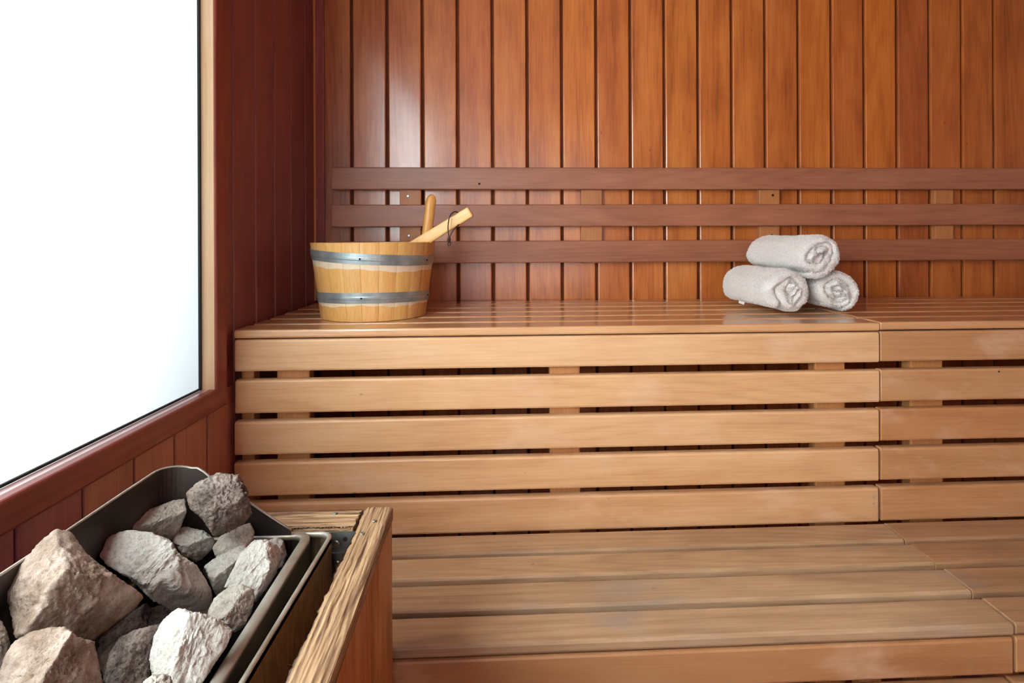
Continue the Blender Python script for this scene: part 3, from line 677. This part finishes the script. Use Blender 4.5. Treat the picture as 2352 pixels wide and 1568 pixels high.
# ------------------------------------------------------------------ heater
ht = empty('stone_heater', (-0.36, 0.5, 0), label='metal sauna stove open at the top and filled with stones', cat='stove')
HX, HY = -0.36, 0.5
def shell_strip(pts, zb, ztop, thick, close=False, n_flange=None):
    """upright sheet along a plan path; ztop is a value or list"""
    P2 = [Vector((p[0], p[1])) for p in pts]; n = len(P2); V = []; F = []
    zt = ztop if isinstance(ztop, (list, tuple)) else [ztop] * n
    for i in range(n):
        a = P2[i - 1] if (i > 0 or close) else P2[i]; b = P2[(i + 1) % n] if (i < n - 1 or close) else P2[i]
        t = (b - a).normalized(); nv = Vector((-t.y, t.x))
        for off, z in ((0, zb), (0, zt[i]), (thick, zt[i]), (thick, zb)): V.append((P2[i].x + nv.x * off, P2[i].y + nv.y * off, z))
    m = n if close else n - 1
    for i in range(m):
        j = (i + 1) % n
        for k in range(4): F.append((i * 4 + k, j * 4 + k, j * 4 + (k + 1) % 4, i * 4 + (k + 1) % 4))
    if not close: F.append((0, 1, 2, 3)); F.append(tuple((n - 1) * 4 + k for k in (3, 2, 1, 0)))
    return V, F
def rrect(x0, x1, y0, y1, r, n=8, rb=None):
    out = []
    for cx, cy, a0 in ((x1 - r, y1 - r, 0), (x0 + r, y1 - r, PI / 2), (x0 + r, y0 + r, PI), (x1 - r, y0 + r, 1.5 * PI)):
        for k in range(n + 1):
            a = a0 + PI / 2 * k / n; out.append((cx + r * math.cos(a), cy + r * math.sin(a)))
    return out
def rim_ring(path_o, wd, z, hh=0.004, bead=0.0015):
    P2 = [Vector(p) for p in path_o]; n = len(P2); V = []; F = []
    prof = [(0, -hh), (0, 0), (0.0012, 0.0012), (wd * 0.5, 0.0016), (wd - 0.0012, 0.0012), (wd, 0), (wd, -hh)]
    m = len(prof)
    for i in range(n):
        t = (P2[(i + 1) % n] - P2[i - 1]).normalized(); nv = Vector((-t.y, t.x))
        for off, dz in prof: V.append((P2[i].x + nv.x * off, P2[i].y + nv.y * off, z + dz))
    for i in range(n):
        j = (i + 1) % n
        for k in range(m): F.append((i * m + k, j * m + k, j * m + (k + 1) % m, i * m + (k + 1) % m))
    return V, F
TR = math.radians(1.8)
def rotT(v):
    cx, cy = -0.275, 0.80; return [((p[0] - cx) * math.cos(TR) - (p[1] - cy) * math.sin(TR) + cx - HX, (p[0] - cx) * math.sin(TR) + (p[1] - cy) * math.cos(TR) + cy - HY) + ((p[2],) if len(p) > 2 else ()) for p in v]
ZR = 0.690
po = rrect(-0.462, -0.274, 0.12, 0.802, 0.026)
V, F = shell_strip(po, 0.42, ZR - 0.004, 0.0015, True)
link('stone_tray', recalc(mesh('tray', rotT(V), F)), M_TRAY, ht, smooth=False)
V, F = rim_ring(po, 0.0125, ZR, 0.005)
link('tray_rim', recalc(mesh('rim', rotT(V), F)), M_STEEL, ht, smooth=True)
link('tray_floor', mesh('tray_floor', rotT([(-0.46, 0.12, 0.45), (-0.275, 0.12, 0.45), (-0.275, 0.80, 0.45), (-0.46, 0.80, 0.45)]), [(0, 1, 2, 3)]), M_DARKSTEEL, ht)
# outer case
pc = rrect(-0.500, -0.2465, 0.10, 0.804, 0.020)
pcl = [(p[0] - HX, p[1] - HY) for p in pc]
V, F = shell_strip(pcl, 0.12, 0.688, 0.0015, True)
link('outer_case', recalc(mesh('case', V, F)), M_CASE, ht)
V, F = rim_ring(pcl, 0.0062, 0.688, 0.006)
link('case_rim', recalc(mesh('caserim', V, F)), M_STEEL, ht, smooth=True)
# tall splash shield: left side, rounded corner, sloping back
path = [(-0.4655, 0.10), (-0.4655, 0.3), (-0.4655, 0.5), (-0.4655, 0.62), (-0.4655, 0.70)]
zt = [0.792, 0.792, 0.792, 0.792, 0.793]
R = 0.03; cx, cy = -0.4655 + R, 0.792 - R
for k in range(0, 9):
    a = PI - PI / 2 * k / 8; path.append((cx + R * math.cos(a), cy + R * math.sin(a))); zt.append(0.793 - 0.0005 * k - (0.004 * (k / 8) ** 3))
for xx, zq in ((-0.428, 0.785), (-0.42, 0.780), (-0.41, 0.771), (-0.385, 0.754), (-0.356, 0.734), (-0.335, 0.719), (-0.316, 0.706), (-0.303, 0.697)):
    path.append((xx, 0.792)); zt.append(zq)
pl = [(p[0] - HX, p[1] - HY) for p in path]
V, F = shell_strip(pl, 0.46, zt, -0.0018)
sh_ = link('splash_shield', recalc(mesh('shield', V, F)), M_DARKSTEEL, ht, label='tall dark sheet metal shield with a rounded corner')
pp = [Vector((p[0], p[1], z)) for p, z in zip(pl, zt)]
link('rolled_edge', recalc(mesh('edge', *tube_mesh(pp, 0.0018, 8))), M_STEEL, sh_, smooth=True)
# bracket plate between case and guard
bp_ = link('mounting_plate', recalc(mesh('plate', *merge([
    (lambda q: ([(x, y, z) for x in q[0:2] for y in q[2:4] for z in q[4:6]], [(0, 1, 3, 2), (4, 6, 7, 5), (0, 4, 5, 1), (2, 3, 7, 6), (0, 2, 6, 4), (1, 5, 7, 3)]))(q) for q in
    ((-0.262 - HX, -0.196 - HX, 0.8125 - HY, 0.8145 - HY, 0.596, 0.682), (-0.262 - HX, -0.196 - HX, 0.809 - HY, 0.8125 - HY, 0.644, 0.654))]))), M_ZINC, ht)
for px_, py_, r_ in ((771, 1249, 0.0055), (773, 1296, 0.0058)):
    p = on_y(px_, py_, 0.812); screw(bp_, (p.x - HX, 0.812 - HY, p.z), r_)
p = on_y(793, 1238, 0.812); h_ = hole(bp_, (p.x - HX, 0.8122 - HY, p.z), 0.0032)

# ------------------------------------------------------------------ guard of rough planks round the heater
gd = empty('heater_guard', (-0.3, 0.5, 0), label='wooden guard rail with rough weathered top planks around the stove', cat='guard rail')
GX, GYc = -0.3, 0.5
def rough_plank(name, L, W, T, parent, loc, rot, seed, amp=0.0022, ragged=0.006, nL=420, nW=44, **k):
    ring = []
    nt_ = 8
    for i in range(nW): ring.append((-W / 2 + W * i / nW, T / 2))
    for i in range(nt_): ring.append((W / 2, T / 2 - T * i / nt_))
    for i in range(nW // 2): ring.append((W / 2 - W * i / (nW // 2), -T / 2))
    for i in range(nt_): ring.append((-W / 2, -T / 2 + T * i / nt_))
    ring = np.array(ring); m = len(ring); xs = np.linspace(-L / 2, L / 2, nL)
    G = np.zeros((nL, m, 3)); G[:, :, 0] = xs[:, None]; G[:, :, 1] = ring[None, :, 0]; G[:, :, 2] = ring[None, :, 1]
    Pn = G.reshape(-1, 3); top = Pn[:, 2] > T / 2 - 1e-6; x_, y_ = Pn[:, 0].copy(), Pn[:, 1].copy()
    warp = fbm(np.stack([x_ * 18, y_ * 60, 0 * x_], 1), seed + 3, 2) * 0.003
    g1 = fbm(np.stack([x_ * 22, (y_ + warp) * 480, 0 * x_], 1), seed, 3, ridge=True)
    g2 = fbm(np.stack([x_ * 12, (y_ + warp) * 220, 0 * x_ + 9], 1), seed + 1, 2)
    edge = np.clip(1 - (W / 2 - np.abs(y_)) / 0.008, 0, 1)
    Pn[:, 2] += np.where(top, amp * (g1 * 0.6 + g2 * 0.9 - 0.4) - 0.004 * edge ** 2, 0)
    eg = fbm(np.stack([x_ * 30, x_ * 0, x_ * 0 + 3], 1), seed + 7, 4)
    eg2 = fbm(np.stack([x_ * 160, Pn[:, 2] * 120, x_ * 0 + 3], 1), seed + 9, 3)
    lft = np.clip((y_ / (W / 2) - 0.3) / 0.7, 0, 1)
    Pn[:, 1] += lft * (ragged * eg * 0.8 + ragged * 0.5 * eg2) - np.clip((-y_ / (W / 2) - 0.6) / 0.4, 0, 1) * ragged * 0.25 * eg
    Pn[:, 0] += (np.abs(x_) > L / 2 - 0.004) * 0.0025 * fbm(np.stack([y_ * 300, Pn[:, 2] * 100, y_ * 0], 1), seed + 12, 3)
    idx = np.arange(nL * m).reshape(nL, m); a_, b_ = idx[:-1], idx[1:]
    F = np.stack([a_, b_, np.roll(b_, -1, 1), np.roll(a_, -1, 1)], -1).reshape(-1, 4).tolist(); F.append(idx[0].tolist()); F.append(idx[-1][::-1].tolist())
    me = recalc(mesh(name, Pn, F))
    ch = np.clip((y_ / (W / 2) - 0.72) * 3 + eg * 0.6, 0, 1) * np.clip((L / 2 - 0.1 - x_) / 0.25, 0, 1) if k.pop('char', False) else np.zeros(len(Pn))
    at = me.attributes.new('char', 'FLOAT', 'POINT'); at.data.foreach_set('value', ch)
    return link(name, me, M_SPLIT, parent, loc, rot, smooth=True, **k)
# right plank: local x -> +Y (slightly turned), local +y -> -X (the ragged inner edge)
pr = rough_plank('top_plank', 0.78, 0.041, 0.020, gd, (-0.188 - GX, 0.478 - GYc, 0.6805), (0, 0, PI / 2 + math.radians(1.9)), 3, amp=0.0017, ragged=0.0035, char=True)
pb = rough_plank('top_plank', 0.372, 0.050, 0.0165, gd, (-0.411 - GX, 0.842 - GYc, 0.6815), (0, 0, PI), 21, amp=0.0012, ragged=0.003, nL=260)
for px_, py_, pt, par in ((860, 1197, 0.690, gd), (832, 1226, 0.690, gd), (770, 1180, 0.690, gd)):
    p = on_z(px_, py_, pt); screw(par, (p.x - GX, p.y - GYc, 0.6905), 0.0034, 'z+')
# post and side panel boards
board('post', W_PANEL, 0.665, 0.080, 0.022, (-0.1925 - GX, 0.829 - GYc, 0.3375), 'zy', gd, b=0.003, tint=(0.95, 0.9, 0.85))
yy = 0.786
while yy > 0.14:
    board('panel_board', W_PANEL, 0.665, 0.0995, 0.016, (-0.1985 - GX + 0.034 * (0.8 - yy), yy - 0.05 - GYc, 0.3375), 'zy', gd, b=0.0025, rot=(0, -PI / 2, PI / 2 + math.radians(1.9)), tint=(random.uniform(.92, 1.1), random.uniform(.9, 1.0), .9)); yy -= 0.1015
xx = -0.215
while xx - 0.09 > -0.60:
    board('panel_board', W_PANEL, 0.66, 0.088, 0.016, (xx - 0.045 - GX, 0.855 - GYc, 0.335), 'z', gd, b=0.0025); xx -= 0.09
board('ledger', W_PANEL, 0.36, 0.03, 0.02, (-0.40 - GX, 0.837 - GYc, 0.655), 'x', gd, b=0.002)
# charred fibres hanging from the inner edge of the plank
FB = []
rf = random.Random(5)
for i in range(150):
    y0 = rf.uniform(0.30, 0.70); x0 = -0.216 + 0.034 * (0.86 - y0) - rf.uniform(0.0, 0.003)
    p = Vector((x0 - GX, y0 - GYc, 0.682 - rf.uniform(0, 0.012))); pts = [p]; d = Vector((-0.6 * rf.random(), rf.uniform(-.7, .7), rf.uniform(-0.7, .3))).normalized()
    ln = rf.choice((0.003, 0.004, 0.005, 0.007, 0.011))
    for k in range(4):
        p = p + d * ln / 3; d = (d + Vector((rf.uniform(-.6, .6), rf.uniform(-.6, .6), rf.uniform(-.8, .3)))).normalized(); pts.append(p)
    FB.append(tube_mesh(pts, [0.0005, 0.0004, 0.0003, 0.0002, 0.00012], 4))
link('charred_fibre', mesh('fibres', *merge(FB)), M_FIBRE, gd, kind='stuff')

# ------------------------------------------------------------------ stones
def rock_mat(name, pale, mid, brown, cut=0.5, speck=0.3, warm=0.5):
    m, nt, ns, lk, bs = new_mat(name)
    tc = N(ns, 'ShaderNodeTexCoord')
    def nz(sc, det, ro=0.6, di=0.0):
        n = N(ns, 'ShaderNodeTexNoise'); n.inputs['Scale'].default_value = sc; n.inputs['Detail'].default_value = det; n.inputs['Roughness'].default_value = ro; n.inputs['Distortion'].default_value = di; lk.new(tc.outputs['Object'], n.inputs[0]); return n
    a = nz(26, 6); b = nz(260, 5, 0.7); c = nz(14, 5, 0.6, 0.5)
    cr = N(ns, 'ShaderNodeValToRGB'); lk.new(a.outputs[0], cr.inputs[0]); e = cr.color_ramp.elements; e[0].position = 0.38; e[0].color = lin(mid); e[1].position = 0.60; e[1].color = lin(pale)
    mr = N(ns, 'ShaderNodeMapRange'); lk.new(c.outputs[0], mr.inputs[0]); mr.inputs[1].default_value = cut; mr.inputs[2].default_value = cut + 0.12; mr.inputs[3].default_value = 0; mr.inputs[4].default_value = warm
    mx = N(ns, 'ShaderNodeMix', data_type='RGBA'); lk.new(mr.outputs[0], mx.inputs['Factor']); lk.new(cr.outputs[0], mx.inputs['A']); mx.inputs['B'].default_value = lin(brown)
    sr = N(ns, 'ShaderNodeMapRange'); lk.new(b.outputs[0], sr.inputs[0]); sr.inputs[1].default_value = 0.36; sr.inputs[2].default_value = 0.52; sr.inputs[3].default_value = speck; sr.inputs[4].default_value = 0
    m2 = N(ns, 'ShaderNodeMix', data_type='RGBA', blend_type='MULTIPLY'); lk.new(sr.outputs[0], m2.inputs['Factor']); lk.new(mx.outputs['Result'], m2.inputs['A']); m2.inputs['B'].default_value = (0.35, 0.3, 0.27, 1)
    lk.new(m2.outputs['Result'], bs.inputs['Base Color']); bs.inputs['Roughness'].default_value = 0.92; bs.inputs['Specular IOR Level'].default_value = 0.2
    b1 = N(ns, 'ShaderNodeBump'); b1.inputs['Strength'].default_value = 1.0; b1.inputs['Distance'].default_value = 0.003; lk.new(b.outputs[0], b1.inputs['Height']); lk.new(b1.outputs[0], bs.inputs['Normal'])
    return m
R_PALE = rock_mat('pale_grey_stone', (238, 233, 223), (212, 205, 192), (178, 154, 128), 0.56, 0.45, 0.5)
R_BROWN = rock_mat('buff_brown_stone', (188, 168, 152), (144, 122, 104), (112, 88, 70), 0.50, 0.4, 0.7)
R_DARK = rock_mat('speckled_dark_stone', (164, 150, 140), (104, 90, 82), (116, 86, 66), 0.48, 0.9, 0.6)
R_BUFF = rock_mat('buff_grey_stone', (214, 206, 194), (178, 168, 152), (150, 124, 98), 0.50, 0.4, 0.6)

ico = {}
def icos(n):
    if n not in ico:
        bm = bmesh.new(); bmesh.ops.create_icosphere(bm, subdivisions=n, radius=1.0)
        ico[n] = (np.array([v.co[:] for v in bm.verts]), [tuple(v.index for v in f.verts) for f in bm.faces]); bm.free()
    return ico[n]
def make_stone(poly, zc, mat, seed, label, thick=0.85, facets=(), sub=6, rough=1.0, p=3.0, nrand=5, push=0.0, strata=None):
    """silhouette polygon gives the broad outline; facets are planes (right, up, toward, distance)"""
    pts = np.array(poly, float)
    a2 = 0; cx = cy = 0
    for i in range(len(pts)):
        x0, y0 = pts[i]; x1, y1 = pts[(i + 1) % len(pts)]; cr_ = x0 * y1 - x1 * y0; a2 += cr_; cx += (x0 + x1) * cr_; cy += (y0 + y1) * cr_
    cx /= 3 * a2; cy /= 3 * a2
    cen_ = on_z(cx, cy, zc)
    d = (cen_ - EYE); dist = d.length; wv = -d.normalized(); uv = Vector((0, 0, 1)).cross(wv).normalized(); vv = wv.cross(uv).normalized()
    loc2 = []
    for x, y in pts:
        r_ = ray(x, y); t = (d.dot(-wv)) / r_.dot(-wv); q = EYE + r_ * t - cen_; loc2.append((q.dot(uv), q.dot(vv)))
    loc2 = np.array(loc2)
    D, F = icos(sub)
    th = np.arctan2(D[:, 1], D[:, 0]); ct, st = np.cos(th), np.sin(th)
    S_ = np.full(len(D), 1e9)
    n = len(loc2)
    for i in range(n):
        ax, ay = loc2[i]; bx_, by_ = loc2[(i + 1) % n]; ex, ey = bx_ - ax, by_ - ay
        den = ct * ey - st * ex
        with np.errstate(divide='ignore', invalid='ignore'):
            t = (ax * ey - ay * ex) / den; s = (ax * st - ay * ct) / den
        ok = (np.abs(den) > 1e-12) & (t > 0) & (s >= -1e-6) & (s <= 1 + 1e-6)
        S_ = np.where(ok & (t < S_), t, S_)
    S_[S_ > 1e8] = np.median(S_[S_ < 1e8])
    size = math.sqrt(abs(a2 / 2)) ; size_m = np.median(S_)
    T = size_m * thick
    rho = np.hypot(D[:, 0], D[:, 1]); wz = D[:, 2]
    rad_ = 1.0 / ((rho / S_) ** p + (np.abs(wz) / T) ** p) ** (1 / p)
    rg = np.random.default_rng(seed)
    fl_ = []
    for (a, b, c, dd) in facets:
        nv = np.array((a, b, c), float); nv /= np.linalg.norm(nv); fl_.append((nv, dd * size_m))
    for k_ in range(nrand):
        an = rg.uniform(0, 2 * PI); c = rg.uniform(0.25, 0.95) * (1 if k_ % 3 else -1); rxy = math.sqrt(1 - c * c)
        nv = np.array((rxy * math.cos(an), rxy * math.sin(an), c)); 
        sup = np.max((D * rad_[:, None]) @ nv); fl_.append((nv, sup * rg.uniform(0.78, 0.92)))
    inv = rad_ ** -24.0
    for nv, dd in fl_:
        dn = D @ nv; inv = inv + np.where(dn > 1e-3, (dd / np.maximum(dn, 1e-3)) ** -24.0, 0)
    rad_ = inv ** (-1 / 24.0)
    rad_ = np.minimum(rad_ * 1.02, 1e3)
    Pn = D * rad_[:, None]
    nrm = D
    big = fbm(Pn * 22 + seed * 3.1, seed, 3)
    med = fbm(Pn * 75 + seed, seed + 5, 3, ridge=True)
    if strata is not None:
        sv = np.array(strata, float); sv /= np.linalg.norm(sv); q = Pn - np.outer(Pn @ sv, sv) * 0.75
        fin = fbm(q * 190 + seed, seed + 8, 4, 0.6)
    else: fin = fbm(Pn * 210 + seed, seed + 8, 4, 0.62)
    disp = size_m * (0.06 * big + 0.05 * med) * min(1, rough + .2) + 0.0038 * rough * fin
    # flaked steps
    stp = fbm(Pn * 38 + 7 * seed, seed + 21, 2); disp += size_m * 0.022 * (np.floor(stp * 5) / 5) * rough
    Pn = Pn + nrm * disp[:, None]
    # keep the plan outline after chipping and roughening
    rh = np.hypot(Pn[:, 0], Pn[:, 1]); tt = np.arctan2(Pn[:, 1], Pn[:, 0]); nb = 150
    bi = ((tt + PI) / (2 * PI) * nb).astype(int) % nb; mxr = np.zeros(nb); msr = np.zeros(nb)
    np.maximum.at(mxr, bi, rh); np.maximum.at(msr, bi, S_)
    fac = msr / np.maximum(mxr, 1e-6); fac = (np.roll(fac, 1) + np.roll(fac, -1) + 2 * fac) / 4
    ff = np.interp(tt, -PI + (np.arange(-1, nb + 1) + 0.5) * 2 * PI / nb, np.concatenate([[fac[-1]], fac, [fac[0]]]))
    Pn[:, 0] *= ff; Pn[:, 1] *= ff
    me = mesh('stone', Pn, F)
    o = link('stone', me, mat, None, smooth=True, label=label, cat='stone', group='stones heaped in the stove')
    o.matrix_world = Matrix(((uv.x, vv.x, wv.x, cen_.x), (uv.y, vv.y, wv.y, cen_.y), (uv.z, vv.z, wv.z, cen_.z), (0, 0, 0, 1)))
    return o
make_stone([(10, 1352), (40, 1300), (85, 1245), (125, 1211), (160, 1216), (200, 1270), (270, 1325), (334, 1368), (322, 1392), (270, 1432), (222, 1468), (120, 1480), (34, 1462), (18, 1395)], 0.765, R_BROWN, 1,
           'largest stone, buff brown with a broad flat face, at the left of the pile', thick=0.75, facets=((0.42, -0.40, 0.80, 0.42), (0.55, 0.75, 0.45, 0.56), (-0.75, 0.5, 0.42, 0.50)), rough=0.75, nrand=2)
make_stone([(224, 1270), (248, 1232), (290, 1217), (345, 1222), (392, 1240), (408, 1268), (452, 1298), (472, 1330), (490, 1365), (484, 1398), (452, 1407), (400, 1404), (350, 1378), (300, 1330), (250, 1300)], 0.715, R_PALE, 2,
           'big pale grey stone with a rough cracked face in the middle of the pile', thick=0.7, facets=((-0.15, 0.35, 0.9, 0.50), (0.5, -0.60, 0.60, 0.66)), rough=1.15, nrand=2, strata=(0.6, 0.6, 0.2))
make_stone([(427, 1132), (455, 1106), (500, 1085), (548, 1090), (570, 1128), (580, 1180), (562, 1204), (520, 1226), (492, 1233), (466, 1195), (434, 1165)], 0.765, R_DARK, 3,
           'dark speckled stone perched highest at the back corner of the stove', thick=0.8, facets=((-0.05, 0.25, 0.95, 0.62), (0.45, -0.72, 0.5, 0.62), (-0.7, -0.2, 0.6, 0.7)), rough=1.3, nrand=2)
make_stone([(277, 1206), (296, 1186), (345, 1168), (400, 1148), (425, 1145), (429, 1175), (414, 1216), (395, 1238), (340, 1235), (285, 1225)], 0.738, R_BUFF, 4,
           'wedge shaped buff stone behind the big pale stone, near the dark shield', facets=((0.05, 0.75, 0.6, 0.42), (0.3, -0.55, 0.75, 0.5)), rough=0.8, nrand=2)
make_stone([(394, 1238), (402, 1216), (424, 1209), (468, 1218), (494, 1240), (490, 1258), (470, 1278), (452, 1290), (420, 1276)], 0.700, R_PALE, 5,
           'small pale stone wedged below the dark speckled stone', facets=((0.0, 0.65, 0.7, 0.55), (0.3, -0.5, 0.8, 0.62)), rough=1.0, nrand=3, sub=5)
make_stone([(488, 1258), (505, 1232), (545, 1208), (575, 1200), (585, 1220), (580, 1250), (560, 1270), (520, 1284), (495, 1278)], 0.700, R_BUFF, 6,
           'smooth rounded buff stone under the dark speckled stone', facets=((0.2, 0.6, 0.7, 0.6),), rough=0.55, nrand=2, sub=5)
make_stone([(469, 1300), (500, 1276), (545, 1256), (564, 1250), (566, 1268), (548, 1300), (525, 1345), (500, 1372), (488, 1350)], 0.685, R_PALE, 7,
           'pale wedge of stone left of the tall upright pale stone', facets=((-0.2, 0.6, 0.75, 0.45), (0.45, -0.6, 0.6, 0.45)), rough=0.9, nrand=2, sub=5)
make_stone([(618, 1240), (635, 1233), (652, 1242), (659, 1275), (648, 1302), (628, 1310), (606, 1280)], 0.676, R_PALE, 9,
           'small pale stone at the back right corner of the tray', rough=0.9, nrand=3, sub=5)
make_stone([(515, 1348), (535, 1305), (553, 1268), (585, 1239), (612, 1238), (640, 1252), (648, 1275), (636, 1315), (612, 1352), (590, 1382), (552, 1372)], 0.692, R_PALE, 8,
           'tall pale rough stone leaning on the right rim of the tray', facets=((-0.25, 0.3, 0.92, 0.5), (0.95, 0.05, 0.3, 0.62)), rough=1.2, nrand=1, strata=(0.5, 0.8, 0.1))
make_stone([(478, 1402), (492, 1372), (520, 1350), (555, 1340), (582, 1352), (586, 1370), (578, 1405), (560, 1440), (540, 1452), (500, 1440), (474, 1420)], 0.690, R_BUFF, 10,
           'buff stone touching the right rim, in front of the tall pale stone', facets=((-0.3, 0.65, 0.7, 0.5), (0.55, -0.1, 0.8, 0.55)), rough=0.95, nrand=2)
make_stone([(342, 1510), (352, 1460), (375, 1420), (408, 1395), (435, 1402), (480, 1412), (512, 1425), (534, 1448), (520, 1485), (490, 1530), (462, 1572), (400, 1590), (350, 1575)], 0.712, R_PALE, 11,
           'pale stone with a ridged face at the front, beside the right rim', facets=((-0.65, 0.35, 0.68, 0.55), (0.35, 0.10, 0.93, 0.50)), rough=1.15, nrand=1, strata=(0.45, 0.85, 0.1))
make_stone([(236, 1560), (250, 1500), (275, 1462), (310, 1446), (350, 1436), (392, 1424), (388, 1450), (360, 1490), (344, 1540), (340, 1600), (260, 1610)], 0.700, R_DARK, 12,
           'grey brown stone standing between the two front pale stones', facets=((0.45, 0.1, 0.85, 0.5), (-0.7, 0.4, 0.6, 0.55)), rough=0.9, nrand=1)
make_stone([(-10, 1560), (10, 1500), (30, 1470), (70, 1448), (115, 1438), (150, 1437), (178, 1462), (218, 1472), (226, 1510), (238, 1575), (180, 1640), (30, 1640)], 0.745, R_BROWN, 13,
           'pale topped brown stone at the very front left, below the largest stone', facets=((-0.55, 0.62, 0.55, 0.40), (0.62, -0.12, 0.78, 0.44)), rough=0.8, nrand=1)
make_stone([(-60, 1440), (-20, 1410), (0, 1422), (16, 1450), (24, 1478), (18, 1520), (-10, 1545), (-60, 1540)], 0.745, R_BUFF, 14,
           'stone cut off by the left edge of the photo', rough=0.9, nrand=2, sub=5)
make_stone([(225, 1470), (260, 1440), (300, 1405), (338, 1384), (348, 1402), (338, 1436), (300, 1456), (262, 1470), (240, 1500)], 0.665, R_DARK, 15,
           'dark stone half hidden under the largest stone', rough=1.0, nrand=3, sub=5)
make_stone([(320, 1590), (330, 1564), (350, 1550), (375, 1546), (392, 1552), (400, 1580), (360, 1610)], 0.735, R_BUFF, 16,
           'tip of a reddish stone at the bottom edge of the photo', rough=1.0, nrand=3, sub=5)
make_stone([(220, 1500), (240, 1450), (285, 1440), (300, 1470), (280, 1530), (240, 1560)], 0.640, R_BROWN, 17,
           'brown stone deep in the gap between the front stones', rough=0.8, nrand=3, sub=5)
make_stone([(335, 1400), (380, 1385), (420, 1400), (415, 1440), (370, 1460), (335, 1440)], 0.640, R_DARK, 18,
           'dark stone low in the gap under the big pale stone', rough=0.8, nrand=3, sub=5)
make_stone([(430, 1190), (460, 1190), (500, 1225), (500, 1270), (460, 1270), (425, 1230)], 0.650, R_DARK, 19,
           'dark stone low behind the small pale stone', rough=0.8, nrand=3, sub=5)
make_stone([(440, 1280), (490, 1265), (540, 1270), (545, 1310), (500, 1350), (455, 1320)], 0.640, R_DARK, 20,
           'dark stone low between the middle and right stones', rough=0.8, nrand=3, sub=5)
make_stone([(420, 1390), (480, 1370), (500, 1400), (500, 1450), (450, 1450)], 0.640, R_BUFF, 23,
           'buff stone low between the front pale stone and the rim', rough=0.8, nrand=3, sub=5)
for o in C.objects: o.select_set(False)
